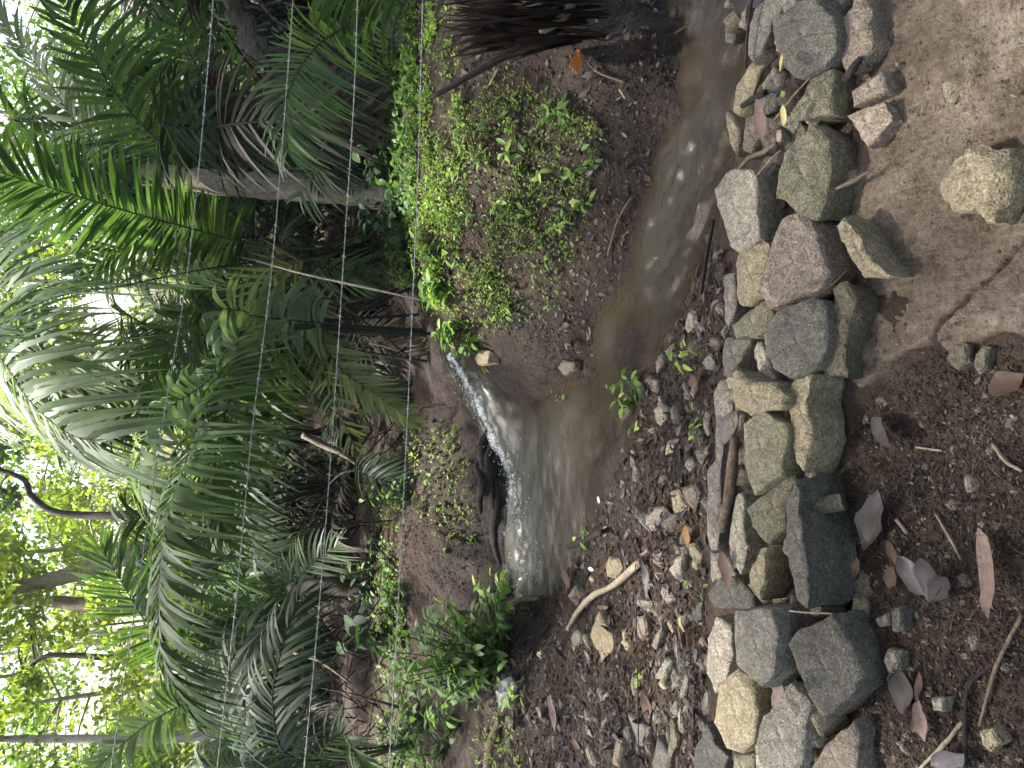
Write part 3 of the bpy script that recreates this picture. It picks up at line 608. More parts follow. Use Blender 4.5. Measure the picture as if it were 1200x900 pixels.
LOOSE = [ # loose rocks that lie by themselves
 ('rock', 'E', [(445,640),(490,560),(560,520),(680,520),(725,560),(720,610),(690,660),(640,790),(590,760),(510,730),(460,700)], .085, 'tan', .08, 'pale yellowish rock lying loose on the concrete slab', .02),
 ('rock', 'E', [(445,250),(450,170),(500,130),(545,140),(562,230),(530,310),(500,360),(460,340)], .040, 'mortar', .05, 'low weathered rock set into the concrete slab', 0),
 ('flat_stone', 'G', [(505,340),(548,245),(610,365),(620,430),(580,492),(545,430)], None, 'tan', .05, 'pale olive pointed flat stone among litter on the bank beside the bent branch', 0),
 ('stone_slab', 'G', [(670,670),(755,730),(760,800),(715,805),(690,750)], None, 'grey', .05, 'grey pointed slab half buried in the bank litter', 0),
 ('flat_sheet', 'G', [(65,600),(100,560),(170,515),(200,560),(165,610),(125,680),(55,670)], None, 'sheet', .012, 'smooth dark grey flat piece lying under a seedling at the bush edge', 0),
 ('stone', 'G', [(840,65),(870,10),(900,0),(895,60),(870,105)], None, 'pale', .05, 'pale grey upright stone in the litter by the wall foot', 0),
 ('stone', 'G', [(570,60),(590,10),(630,20),(645,60),(620,100),(580,95)], None, 'tan', .05, 'rounded tan stone above the bent branch on the bank', 0),
 ('stone', 'H', [(415,290),(440,258),(470,290),(490,350),(450,360),(425,330)], None, 'pale', .04, 'pale curved stone lying among soil lumps near the leafy seedling', 0),
 ('stone', 'H', [(485,640),(520,620),(560,700),(540,730),(500,720)], None, 'tan', .05, 'tan blunt stone beside the brown one on the bank', 0),
 ('stone', 'H', [(530,620),(590,600),(610,640),(590,720),(560,680)], None, 'brown', .05, 'brown squarish stone beside the blunt tan one on the bank', 0),
 ('stone', 'H', [(380,740),(430,700),(480,700),(450,760),(410,800),(380,780)], None, 'grey', .05, 'grey stone embedded in the bank soil', 0),
 ('stone', 'H', [(620,90),(650,50),(690,80),(690,110),(640,120)], None, 'grey', .05, 'small grey stone behind the wall beside a green sprout', 0),
 ('stone', 'P', [(802,385),(806,365),(814,364),(816,385),(808,392)], None, 'pale', .04, 'small pale lavender stone in rootlets at the stream edge', 0),
 ('stone', 'P', [(654,430),(660,421),(672,424),(670,434),(660,440)], None, 'brown', .05, 'rounded brown stone at the water line below the green bank', 0),
 ('stone', 'P', [(556,418),(562,410),(572,412),(570,426),(560,428)], None, 'tan', .08, 'tan stone beside the white water under overhanging leaves', 0),
 ('stone', 'G', [(840,860),(850,690),(890,780),(870,850)], None, 'moss', .06, 'mossy pointed slab in the litter behind the tan wall stone', 0),
 ('stone', 'G', [(770,900),(790,770),(845,850),(840,920)], None, 'dark', .06, 'dark wedge shaped stone below the mossy slab', 0),
 ('stone', 'G', [(885,600),(920,460),(925,560),(900,615)], None, 'grey', .06, 'thin grey slate standing behind the pale wall block', 0),
 ('stone', 'G', [(765,380),(820,290),(805,370),(780,405)], None, 'brown', .05, 'narrow brown slate leaning beside the loose low wire', 0),
 ('stone', 'G', [(780,520),(830,430),(852,450),(820,545)], None, 'grey', .05, 'grey slate lying below the narrow brown one', 0),
 ('stone', 'G', [(600,880),(620,780),(645,790),(632,900)], None, 'tan', .05, 'narrow tan stone beside the half buried grey slab', 0),
 ('stone', 'G', [(935,240),(975,200),(988,260),(955,290)], None, 'dark', .05, 'dark cobble at the wall foot near the pale oval leaf', 0),
 ('stone', 'G', [(700,270),(740,250),(750,330),(725,365),(705,330)], None, 'brown', .05, 'brown slab with a green leaf beside it on the bank', 0),
 ('stone', 'G', [(425,350),(450,315),(475,340),(470,375),(440,385)], None, 'brown', .05, 'round brown stone at the lower end of the bent branch', 0),
 ('stone', 'K', [(510,790),(545,780),(570,820),(540,850),(515,830)], .04, 'tan', .05, 'small tan cube shaped stone on the path soil', 0),
 ('stone', 'K', [(222,560),(250,545),(272,575),(245,612),(228,590)], .035, 'grey', .05, 'small smooth grey stone on the soil before the wall', 0),
 ('stone', 'K', [(365,690),(400,690),(400,730),(370,725)], .035, 'pale', .05, 'pale pebble beside the pink dead leaf', 0),
 ('stone', 'K', [(195,450),(235,430),(240,470),(205,475)], .045, 'dark', .06, 'black lump of stone left of its twin before the wall', 0),
 ('stone', 'K', [(243,425),(275,415),(275,485),(248,490)], .04, 'dark', .06, 'black lump of stone right of its twin before the wall', 0),
 ('rock', 'P', [(1040,760),(1055,765),(1056,785),(1042,790),(1034,775)], .03, 'grey', .05, 'flat grey pebble half sunk in the soil by the wall', 0),
 ('rubble', 'P', [(1108,420),(1120,400),(1134,405),(1136,425),(1122,434)], .028, 'mortar', .05, 'crumbled concrete lump at the broken slab edge', 0),
 ('rubble', 'P', [(1140,425),(1150,405),(1160,408),(1156,432),(1146,438)], .022, 'mortar', .05, 'thin crumbled concrete shard at the broken slab edge', 0),
]
for i, (nm, cr, pts, z, mt_, th, lb, sl) in enumerate(LOOSE):
    ox, oy, s = TRF[cr]; a = ox + np.mean([p[0] for p in pts]) / s; b = oy + np.mean([p[1] for p in pts]) / s
    if z is None: z = hit1(a, b)[2] + th * .6
    me, ctr = stone_mesh(topoly(cr, pts, z), th, i + 60, bevel=.009 if nm != 'flat_sheet' else .002, rough=(.012 if i == 0 else .008) if nm != 'flat_sheet' else .002, N=26, dome=(.016 if i == 0 else .006) if nm != 'flat_sheet' else .001)
    tag(obj(nm, me, M[mt_], None, ctr), lb, 'rock' if 'rock' in nm else 'stone')

# scattered small stones on the bank
lib = []
for k in range(7):
    a = np.arange(9) / 9 * 2 * math.pi; r = 1 + .35 * rng.standard_normal(9) * .6
    P = np.stack([np.cos(a) * r, np.sin(a) * r * rng.uniform(.55, .85), 0 * a], 1) * .02
    me, _ = stone_mesh(P, .018, 100 + k, bevel=.005, rough=.004, N=12, dome=.003); lib.append(me)
stone_lib = {}
def small_stone(p, size, mkey, label, group, tilt=.35):
    k = rng.integers(len(lib))
    if (k, mkey) not in stone_lib:
        me = lib[k].copy(); me.materials.clear(); me.materials.append(M[mkey]); stone_lib[(k, mkey)] = me
    o = bpy.data.objects.new('small_stone', stone_lib[(k, mkey)]); C.objects.link(o)
    o.location = p; o.scale = (size / .02,) * 3
    o.rotation_euler = (rng.normal(0, tilt), rng.normal(0, tilt), rng.uniform(0, 6.28))
    tag(o, label, 'stone', group)
BANK = [(600, 720), (660, 680), (690, 610), (720, 560), (745, 490), (775, 410), (835, 280), (850, 300), (855, 400), (838, 470), (828, 640), (830, 900), (560, 900), (580, 800)]
WORDS = {'grey': 'grey angular', 'brown': 'brownish flat', 'dark': 'dark wet', 'tan': 'tan weathered', 'pale': 'pale'}
def scatter_px(poly, n_):
    pa = np.array(poly, float); out = []
    while len(out) < n_:
        q = rng.uniform(pa.min(0), pa.max(0), (n_ * 2, 2)); out += list(q[in_poly(q[:, 0], q[:, 1], poly)])
    return np.array(out[:n_])
pts = scatter_px(BANK, 140); hp = hit(pts[:, 0], pts[:, 1])
for p in hp:
    mk = random.choice(['grey', 'brown', 'brown', 'brown', 'dark', 'dark', 'dark', 'dark', 'tan'])
    small_stone(p + [0, 0, .004], abs(rng.normal(.022, .011)) + .010, mk, f'small {WORDS[mk]} stone in the litter between wall and stream', f'{WORDS[mk]} stones scattered on the litter bank')
pts = scatter_px([(1010, 470), (1190, 410), (1200, 900), (1010, 900), (1000, 650)], 80); hp = hit(pts[:, 0], pts[:, 1])
for p in hp:
    mk = random.choice(['grey', 'brown', 'dark', 'brown'])
    small_stone(p + [0, 0, .001], abs(rng.normal(.0, .006)) + .005, mk, f'tiny {WORDS[mk]} pebble on the bare soil before the wall', f'{WORDS[mk]} pebbles on the soil before the wall')
pts = scatter_px([(990, 0), (1200, 0), (1200, 380), (1000, 440)], 150)
for q in pts:
    p = onz(q[0], q[1], .04); mk = random.choice(['pale', 'brown', 'dark'])
    small_stone(p, abs(rng.normal(0, .0015)) + .0022, mk, f'tiny {WORDS[mk]} grain of gravel on the concrete slab', f'{WORDS[mk]} gravel grains on the slab')

# ------------------------------------------------------------------ leaves
def leaf_grid(L, W, curl=.2, fold=.25, twist=0., seg=9, shape=1.0):
    s = np.linspace(0, 1, seg + 1); wd = W * np.minimum(np.sin(np.pi * np.clip(s ** shape, 0, 1)) + 1e-6, 1) ** .72 * (1 - .12 * s); wd[0] = W * .06; wd[-1] = W * .02
    V = []
    for si, wi in zip(s, wd):
        ang = curl * si; x = L * (math.sin(ang) / curl if abs(curl) > 1e-3 else si); z = L * ((1 - math.cos(ang)) / curl if abs(curl) > 1e-3 else 0)
        tw = twist * si
        for j in (-1, 0, 1):
            yy = j * wi / 2; zz = abs(j) * wi / 2 * math.tan(fold)
            V.append((x, yy * math.cos(tw) - zz * math.sin(tw), z + yy * math.sin(tw) + zz * math.cos(tw)))
    F = []
    for i in range(seg):
        for j in range(2):
            a = i * 3 + j; F.append((a, a + 1, a + 4, a + 3))
    return np.array(V), np.array(F)
leaf_lib = {}
def dead_leaf(p, L, ang, mkey, label, group=None, curl=None, W=None, nrm=None, pitch=0., roll=0., name='dead_leaf'):
    """ang: direction on the ground (0 = +X, pi/2 = away)"""
    v = int(rng.integers(5)); key = (mkey, v) if curl is None else (mkey, round(curl, 2), W)
    if key not in leaf_lib:
        c = curl if curl is not None else [.5, -.6, .9, .2, -.3][v]; ww = W if W else [.34, .4, .3, .45, .36][v]
        V, F = leaf_grid(1, ww, c, [.4, .3, .6, -.4, .25][v] if curl is None else .5, [.4, -.3, .6, 0, .9][v] if curl is None else .5)
        V = V + .035 * np.stack([fbm(V[:, 0] * 5 + v, V[:, 1] * 5, j * 7., 2) for j in range(3)], 1)
        leaf_lib[key] = mesh('dead_leaf', V, F, np.full(len(F), [.2, .8, .5, .35, .65][v]), True); leaf_lib[key].materials.append(M[mkey])
    o = bpy.data.objects.new(name, leaf_lib[key]); C.objects.link(o)
    nv = Vector(nrm if nrm is not None else normal(p[0], p[1])); xd = Vector((math.cos(ang), math.sin(ang), 0)); xd = (xd - nv * xd.dot(nv)).normalized(); yd = nv.cross(xd)
    mm = Matrix((xd, yd, nv)).transposed() @ Matrix.Rotation(roll, 3, 'X') @ Matrix.Rotation(-pitch, 3, 'Y')
    o.matrix_world = Matrix.Translation(Vector(p)) @ mm.to_4x4() @ Matrix.Scale(L, 4)
    return tag(o, label, 'leaf', group)
def leaf_px(x0, y0, x1, y1, mkey, label, z=None, W=.34, curl=.4, pitch=0., roll=0.):
    if z is None: a = hit1(x0, y0); b = hit1(x1, y1); z = max(a[2], b[2]) + .006
    a = onz(x0, y0, z); b = onz(x1, y1, z); d = b - a
    return dead_leaf(a, float(np.linalg.norm(d)), math.atan2(d[1], d[0]), mkey, label, None, curl * 1.7, W, (0, 0, 1), pitch, roll)
HERO = [
 (1022, 487, 1066, 526, 'leafpurple', 'purple grey curled leaf on dark soil beside the slab end', .03, .5, .5),
 (1012, 642, 1044, 570, 'leafpurple', 'purple grey leaf pointing at the wall on the path soil', .03, .38, .3),
 (1086, 700, 1057, 648, 'leafpurple', 'pale mauve leaf of the three leaf cluster on the soil', .03, .5, .2),
 (1087, 702, 1112, 634, 'leafpurple', 'slate grey raised leaf of the three leaf cluster on the soil', .035, .42, .7),
 (1088, 703, 1132, 668, 'leafdark', 'dark folded leaf of the three leaf cluster on the soil', .04, .4, .5),
 (1149, 617, 1192, 728, 'leafpink', 'long pink beige leaf curved like a blade on the path soil', .03, .32, .5),
 (1078, 788, 1083, 824, 'leafbrown', 'small russet leaf touching the tip of a pink leaf', .03, .4, .4),
 (1082, 870, 1078, 820, 'leafpink', 'flat pink leaf with a yellow stalk on the soil', .03, .36, .1),
 (1050, 662, 1046, 630, 'leafbrown', 'small brown leaf between the mauve cluster and the wall', .03, .4, .4),
 (998, 676, 1018, 648, 'leafbrown', 'narrow rust brown leaf on rubble at the wall foot', .06, .3, .5),
 (1040, 690, 1052, 662, 'leafbrown', 'dull brown leaf under the mauve cluster', .025, .5, .3),
 (1200, 440, 1164, 462, 'leafbrown', 'broad torn brown leaf on the soil below the slab', .03, .8, .3),
 (1090, 895, 1142, 880, 'leafpurple', 'olive leaf lying by the black twigs', .02, .4, .3),
 (1055, 835, 1066, 780, 'leafdark', 'blackened leaf beside the flat pink leaf', .02, .5, .3),
 (904, 826, 926, 800, 'leafpink', 'pink leaf wedged between two pale wall blocks', .2, .3, .3),
 (893, 165, 902, 112, 'leafpink', 'dull pink leaf standing among twigs behind the wall', .12, .34, .5),
 (910, 165, 924, 152, 'leafpink', 'whitish curled leaf caught between dark wall blocks', .19, .6, .6),
 (916, 64, 925, 86, 'leafyellow', 'yellow leaf leaning on the big dark boulder', .2, .45, .5),
 (918, 148, 925, 122, 'leafyellow', 'pale yellow leaf on the mossy block', .19, .4, .5),
 (846, 520, 870, 480, 'leafpurple', 'purple leaf lying at the upper end of the stick on the wall', .08, .45, .2),
 (915, 112, 922, 108, 'bushlime', 'green leaf in the gap below the big dark boulder', .13, .9, .3),
 (853, 690, 858, 640, 'leafbrown', 'brown leaf slipped behind the dark rounded wall stone', .12, .35, .4),
 (805, 640, 812, 612, 'leaforange', 'bright orange leaf behind the wall', None, .4, .4),
 (806, 690, 804, 680, 'leafyellow', 'small yellow leaf behind the wall', None, .8, .2),
 (676, 60, 712, 90, 'leaforange', 'long orange brown sheath lying on the dark far bank', None, .3, .6),
 (757, 700, 764, 655, 'leafpurple', 'lavender leaf standing behind the loose low wire', None, .25, .3),
 (760, 850, 764, 808, 'leafbrown', 'reddish brown leaf lying along the loose low wire', None, .4, .3),
 (664, 690, 672, 665, 'leafbrown', 'rust red scrap at the water edge', None, .5, .4),
 (650, 860, 652, 812, 'leafpink', 'pale pink leaf strip on red rootlets', None, .25, .2),
 (796, 722, 804, 740, 'leafyellow', 'pale oval leaf on the bank by the wall foot', None, .6, .1),
 (632, 840, 640, 826, 'leafpink', 'whitish leaf below the seedling at the bush edge', None, .5, .4),
 (602, 830, 612, 858, 'leafpurple', 'grey mauve leaf below the smooth dark flat piece', None, .5, .4),
 (770, 437, 778, 420, 'leafpink', 'pale broken leaf on the bank above the leafy seedling', None, .4, .5),
 (808, 452, 830, 440, 'leafbrown', 'glossy brown leaf tucked behind the wall', None, .5, .5),
]
for (a, b, c_, d_, mk, lb, z, W_, cu) in HERO: leaf_px(a, b, c_, d_, mk, lb, z, W_, cu)
pts = scatter_px(BANK, 290); hp = hit(pts[:, 0], pts[:, 1])
NM = {'leafpurple': 'grey mauve', 'leafbrown': 'brown', 'leafdark': 'blackened', 'leafpink': 'pale pinkish'}
for p in hp:
    mk = random.choices(['leafpurple', 'leafbrown', 'leafdark', 'leafpink'], [4, 3, 5, 1])[0]
    dead_leaf(p + [0, 0, .008], rng.uniform(.035, .085), rng.uniform(0, 6.28), mk, f'{NM[mk]} dead leaf in the litter between wall and stream', f'{NM[mk]} leaves on the litter bank', pitch=rng.normal(.1, .3), roll=rng.normal(0, .4))
pts = scatter_px([(520, 60), (520, 330), (620, 400), (700, 400), (760, 180), (740, 60)], 60); hp = hit(pts[:, 0], pts[:, 1])
for p in hp:
    mk = random.choices(['leafpurple', 'leafbrown', 'leafdark'], [3, 2, 3])[0]
    dead_leaf(p + [0, 0, .008], rng.uniform(.04, .09), rng.uniform(0, 6.28), mk, f'{NM[mk]} dead leaf on the far bank among green shoots', f'{NM[mk]} leaves on the far bank', pitch=rng.normal(.1, .3), roll=rng.normal(0, .4))
# uncountable crumbs of litter
def crumbs(name, polys, counts, sizes, mat, label, cat, up=.004, tall=0.0):
    b = MB()
    for poly, cnt, (s0, s1) in zip(polys, counts, sizes):
        pts = scatter_px(poly, cnt); hp = hit(pts[:, 0], pts[:, 1])
        for p in hp:
            L = rng.uniform(s0, s1); W_ = L * rng.uniform(.12, .6); a = rng.uniform(0, 6.28); nv = normal(p[0], p[1])
            d = np.array([math.cos(a), math.sin(a), rng.normal(0, .35)]); d -= nv * (d @ nv) * .8; e = np.cross(nv, d)
            q = p + nv * up; kz = nv * L * rng.normal(.08, .12)
            b.add([q - d * L / 2, q + e * W_ / 2 + kz, q + d * L / 2 + kz * .5, q - e * W_ / 2], [(0, 1, 2, 3)], rng.random())
    o = obj(name, b.mesh(name), mat); return tag(o, label, cat, None, 'stuff')
NEAR = [(1000, 480), (1195, 420), (1200, 900), (1000, 900), (985, 700)]
FARB = [(505, 60), (505, 330), (620, 410), (700, 420), (770, 180), (800, 60), (835, -5), (700, 0)]
crumbs('leaf_litter', [BANK, NEAR, FARB], [4200, 2200, 2200], [(.008, .045), (.003, .014), (.008, .04)], M['litter'], 'fine brown litter of leaf crumbs on the soil', 'litter')
# crumbs of earth: too many to count
def clods(name, polys, counts, sizes, label):
    ico = np.array([(0, 0, 1), (.9, 0, .1), (-.3, .85, .15), (-.5, -.8, .1), (.1, .1, -.9)]); fc = np.array([(0, 1, 2, 2), (0, 2, 3, 3), (0, 3, 1, 1), (4, 2, 1, 1), (4, 3, 2, 2), (4, 1, 3, 3)])[:, :3]
    V = []; F = []; r = []; n0 = 0
    for poly, cnt, (s0, s1) in zip(polys, counts, sizes):
        pts = scatter_px(poly, cnt); hp = hit(pts[:, 0], pts[:, 1])
        for p in hp:
            sz = s0 + (s1 - s0) * rng.random() ** 2.5; a = rng.uniform(0, 6.28); ca, sa = math.cos(a), math.sin(a); q = ico * sz * rng.uniform(.6, 1.3, (5, 3))
            V.append(p + np.stack([q[:, 0] * ca - q[:, 1] * sa, q[:, 0] * sa + q[:, 1] * ca, q[:, 2]], 1)); F.append(fc + n0); r += [rng.random()] * 6; n0 += 5
    return tag(obj(name, mesh(name, np.vstack(V), np.vstack(F), r, False, {'wet': np.full(n0, .1)}), M['soil']), label, 'soil', None, 'stuff')
clods('soil_crumbs', [[(1000, 470), (1080, 420), (1200, 400), (1200, 900), (985, 900), (980, 600)], BANK, FARB, [(470, 560), (470, 720), (560, 690), (570, 560)], [(620, 380), (700, 380), (715, 440), (600, 460)]], [9000, 6000, 3000, 900, 900], [(.002, .008), (.003, .014), (.003, .013), (.004, .012), (.003, .010)], 'loose crumbs of dark brown earth on the bare soil')
# ground cover
def sprigs(name, polys, counts, mat, label, size=(.014, .034), nl=(3, 7), thr=-.2, freq=4.0):
    b = MB()
    for poly, cnt in zip(polys, counts):
        pts = scatter_px(poly, cnt); hp = hit(pts[:, 0], pts[:, 1])
        dn = fbm(hp[:, 0] * freq, hp[:, 1] * freq, 3.3, 3)
        for p, q in zip(hp, dn):
            if q < thr + rng.normal(0, .4): continue
            hgt = rng.uniform(.015, .07); r = rng.random(); lean = rng.normal(0, .4, 2)
            for k in range(rng.integers(*nl)):
                L = rng.uniform(*size); a = rng.uniform(0, 6.28); el = rng.normal(.25, .4)
                d = np.array([math.cos(a) * math.cos(el), math.sin(a) * math.cos(el), math.sin(el)]); e = np.array([-math.sin(a), math.cos(a), rng.normal(0, .4)]) * L * .28
                zf = rng.uniform(.3, 1) * hgt; s = p + np.array([lean[0] * zf, lean[1] * zf, zf])
                b.add([s, s + d * L * .5 + e, s + d * L, s + d * L * .5 - e], [(0, 1, 2, 3)], float(np.clip(r * .6 + rng.random() * .4, 0, 1)))
    return tag(obj(name, b.mesh(name), mat), label, 'ground cover', None, 'stuff')
sprigs('ground_cover', [[(500, 20), (510, 340), (560, 400), (655, 375), (690, 250), (715, 150), (640, 110), (560, 40)], [(510, 200), (515, 360), (560, 400), (640, 350), (600, 220)], [(500, 20), (505, 350), (560, 380), (545, 20)]], [3400, 1400, 1700], M['cover'], 'tiny green leaves dotted over the muddy far stream bank', (.008, .023), (2, 5), .12, 5.0)
sprigs('crest_weeds', [[(484, 5), (486, 345), (520, 370), (512, 200), (516, 5)], [(500, 5), (505, 350), (560, 390), (540, 5)]], [1500, 900], M['bushlime'], 'weeds thick along the crest of the far bank, coloured lime bright as if sunlit', (.010, .030), (3, 7), .0, 5.0)  # lime leaf colour stands in for sun on the crest
sprigs('shade_weeds', [[(450, 0), (450, 330), (492, 340), (490, 0)], [(445, 640), (445, 900), (500, 900), (475, 690)]], [1100, 700], M['bush'], 'soft green weeds in the shade behind the bank crest', (.02, .05), (3, 7), -.4, 3.0)
sprigs('creeping_weeds', [[(455, 480), (470, 620), (560, 640), (560, 560), (530, 490)], [(440, 560), (440, 720), (475, 720), (480, 560)], [(560, 760), (560, 900), (620, 900), (600, 800)]], [330, 420, 200], M['cover'], 'sparse green weeds on the brown soil bank left of the pool', (.012, .03), (3, 6), -.1, 3.0)

# ------------------------------------------------------------------ leafy plants with separate leaves
pleaf = {}
def plant_leaf(mkey, v, W_=.42, shape=1.0):
    if (mkey, v, W_) not in pleaf:
        V, F = leaf_grid(1, W_, [-.7, -1.0, -.4][v], [.25, .12, .35][v], [.1, -.2, .3][v], 5, shape)
        me = mesh('leaf', V, F, np.full(len(F), [.25, .55, .9][v]), True); me.materials.append(M[mkey]); pleaf[(mkey, v, W_)] = me
    return pleaf[(mkey, v, W_)]
def put_leaf(parent, pos, d, L, me, roll=0.):
    o = bpy.data.objects.new('leaf', me); C.objects.link(o); o.parent = parent
    x = Vector(d).normalized(); z = Vector((0, 0, 1)); z = (z - x * z.dot(x)); z = z.normalized() if z.length > 1e-3 else Vector((1, 0, 0)); y = z.cross(x)
    o.matrix_local = Matrix.Translation(Vector(pos)) @ (Matrix((x, y, z)).transposed() @ Matrix.Rotation(roll, 3, 'X')).to_4x4() @ Matrix.Scale(L, 4)
def plant(name, base, tips, leaves, L, mkeys, label, cat, group=None, W_=.42, rad=.004, stemmat='rachis', spread=1.0):
    base = np.asarray(base, float); r = empty(name, base); tag(r, label, cat, group); b = MB(); cnt = 0; more = MB(); mats_ = None
    for tip in tips:
        tip = np.asarray(tip, float) - base; mid = tip * .5 + np.array([rng.normal(0, .03), rng.normal(0, .03), .05 * np.linalg.norm(tip)])
        P = smooth_path([np.zeros(3), mid, tip], 4); b.add(*tube(P, np.linspace(rad, rad * .4, len(P)), 4))
        for k in range(leaves):
            f = rng.uniform(.25, 1) if k else 1.0; i = min(int(f * (len(P) - 1)), len(P) - 2); s = P[i] + (P[i + 1] - P[i]) * (f * (len(P) - 1) - i)
            a = rng.uniform(0, 6.28); el = rng.normal(.15, .35) * spread
            dd = np.array((math.cos(a) * math.cos(el), math.sin(a) * math.cos(el), math.sin(el))); cnt += 1
            if cnt <= 280: put_leaf(r, s, dd, rng.uniform(.7, 1.25) * L, plant_leaf(random.choice(mkeys), int(rng.integers(3)), W_), rng.normal(0, .3))
            else:
                V, F = leaf_grid(rng.uniform(.7, 1.25) * L, W_ * L, -.7, .25, .1, 4); yv = np.cross([0, 0, 1.0], dd); yv /= np.linalg.norm(yv); more.add(s + V @ np.stack([dd, yv, np.cross(dd, yv)]), F, rng.random())
    if more.n: tag(obj('foliage', more.mesh('foliage', True), M[mkeys[0]], r), None, None, None, 'stuff')
    obj('stem', b.mesh('stem', True), M[stemmat], r)
    return r
def px_tips(lst, depth, jd=.2): return [at(a, b, depth + rng.uniform(-jd, jd)) for a, b in lst]
# the big bush on the left bank
bb = hit1(596, 770); dp = pix(bb)[2]
tips = []
while len(tips) < 95:
    a, b = rng.uniform(448, 590), rng.uniform(680, 850)
    if in_poly(np.array([a]), np.array([b]), [(448, 770), (470, 735), (500, 710), (540, 700), (568, 672), (590, 690), (595, 760), (560, 790), (530, 850), (480, 850), (455, 820)])[0]:
        tips.append(at(a, b, dp + rng.uniform(-.35, .45)))
random.shuffle(tips); plant('leafy_bush', bb, tips, 9, .095, ['bush', 'bush', 'bushlime', 'bushlime', 'bushdark'], 'dense leafy green bush beside the pool with lime green tips', 'bush', None, .40, .006)
bb = hit1(600, 700)
plant('leafy_shoot', bb + [-.05, .1, 0], px_tips([(560, 690), (575, 675), (572, 700), (585, 690), (590, 675)], pix(bb)[2], .05), 5, .10, ['bushlime'], 'lime green shoot with long leaves leaning over the pool from the bush', 'plant', None, .36)
bb = hit1(745, 470)
plant('leafy_seedling', bb, px_tips([(712, 455), (722, 470), (730, 452), (740, 445), (728, 440), (745, 455), (735, 465), (718, 462), (748, 440)], pix(bb)[2], .05), 4, .055, ['bush', 'bush', 'bushlime'], 'leafy green seedling standing at the water edge of the litter bank', 'plant')
def seed_px(nm, x, y, n_, hgt, L, mks, lb, grp=None, leaves=4, W_=.42, sp=.08):
    p = hit1(x, y); tips = [p + np.array([rng.normal(0, sp), rng.normal(0, sp), hgt * rng.uniform(.6, 1.1)]) for _ in range(n_)]
    return plant(nm, p, tips, leaves, L, mks, lb, 'plant', grp, W_, .0025)
seed_px('seedling', 826, 505, 2, .05, .05, ['bushlime'], 'bright green shoot behind the wall near the stick', None, 3, .35, .03)
seed_px('seedling', 812, 420, 3, .07, .05, ['bushlime'], 'fresh green sprout behind the wall above the purple leaf', None, 3, .4, .04)
seed_px('seedling', 750, 512, 2, .05, .05, ['bush', 'bushlime'], 'two leaved green sprig at the bank edge', None, 2, .5, .03)
seed_px('seedling', 668, 470, 4, .10, .03, ['bush'], 'thin green sprig growing in the shallow water', None, 4, .35, .06)
seed_px('seedling', 612, 806, 4, .10, .09, ['bushlime'], 'bright green seedling beside the smooth dark flat piece', None, 3, .36, .06)
seed_px('seedling', 752, 785, 2, .05, .05, ['bushlime'], 'tiny lime shoot by the loose low wire', None, 3, .3, .03)
seed_px('seedling', 690, 640, 3, .05, .05, ['bushlime', 'bush'], 'small green weed on the water edge by the scraps', None, 3, .4, .04)
seed_px('seedling', 825, 690, 2, .04, .04, ['bush'], 'little pair of green leaves on the wall foot', None, 2, .4, .03)
for q in scatter_px([(540, 100), (540, 320), (620, 390), (680, 330), (720, 180), (660, 110)], 26):
    seed_px('seedling', q[0], q[1], 3, .08, .065, random.choice([['bush'], ['bushlime', 'bush']]), 'green seedling with pointed leaves on the muddy far bank', 'seedlings on the far bank', 3, .34, .05)
for q in [(520, 545), (535, 560), (505, 560), (500, 600), (530, 620), (540, 520), (490, 530), (525, 590)]:
    seed_px('weed', q[0], q[1], 3, .06, .045, ['bush', 'bushlime'], 'green weed on the brown soil slope left of the pool', 'weeds on the brown slope', 3, .5, .09)
# overhanging leaves at the corner of the far bank
for k, (x, y, n_) in enumerate([(520, 335, 12), (540, 385, 10), (560, 405, 8), (512, 300, 8)]):
    p = hit1(x, y); dp = pix(p)[2]
    plant('bank_shrub', p, px_tips([(x - 8 + rng.uniform(-22, 14), y + rng.uniform(-22, 30)) for _ in range(n_)], dp, .15), 5, .085, ['bush', 'bushlime', 'bush'], 'broad leaved plant hanging over the bank corner by the white water', 'plant', 'plants on the bank corner', .46)
# creeper with heart leaves at the foot of the weathered log
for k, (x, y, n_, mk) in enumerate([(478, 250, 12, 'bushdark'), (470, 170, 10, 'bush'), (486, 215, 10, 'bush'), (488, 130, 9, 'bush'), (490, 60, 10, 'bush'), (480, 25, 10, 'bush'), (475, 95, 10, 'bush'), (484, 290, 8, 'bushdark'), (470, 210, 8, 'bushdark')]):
    p = at(x + 10, y, 5.2); p[2] = hz(p[0], p[1]); 
    plant('creeper', p, px_tips([(x - 30 + rng.uniform(-35, 28), y + rng.uniform(-30, 30)) for _ in range(n_)], 5.1, .25), 5, .085, [mk, mk, 'bushdark'], 'creeper with rounded leaves at the crest behind the far bank', 'creeper', 'creepers along the bank crest', .62)
# left understory plants
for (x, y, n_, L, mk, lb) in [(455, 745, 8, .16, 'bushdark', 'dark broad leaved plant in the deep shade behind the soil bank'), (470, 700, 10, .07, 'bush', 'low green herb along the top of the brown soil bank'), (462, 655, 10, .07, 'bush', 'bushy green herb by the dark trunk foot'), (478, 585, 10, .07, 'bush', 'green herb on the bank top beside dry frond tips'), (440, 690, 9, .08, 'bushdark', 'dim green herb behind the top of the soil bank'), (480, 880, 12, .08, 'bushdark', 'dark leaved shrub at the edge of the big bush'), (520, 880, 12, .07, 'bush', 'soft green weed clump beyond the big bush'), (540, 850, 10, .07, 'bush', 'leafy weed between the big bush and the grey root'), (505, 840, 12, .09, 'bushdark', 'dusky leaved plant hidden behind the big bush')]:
    p = hit1(x, y); dp = pix(p)[2]
    plant('understory_plant', p, px_tips([(x - 22 + rng.uniform(-30, 15), y + rng.uniform(-28, 28)) for _ in range(n_)], dp, .15), 4, L, [mk], lb, 'plant', None, .42)

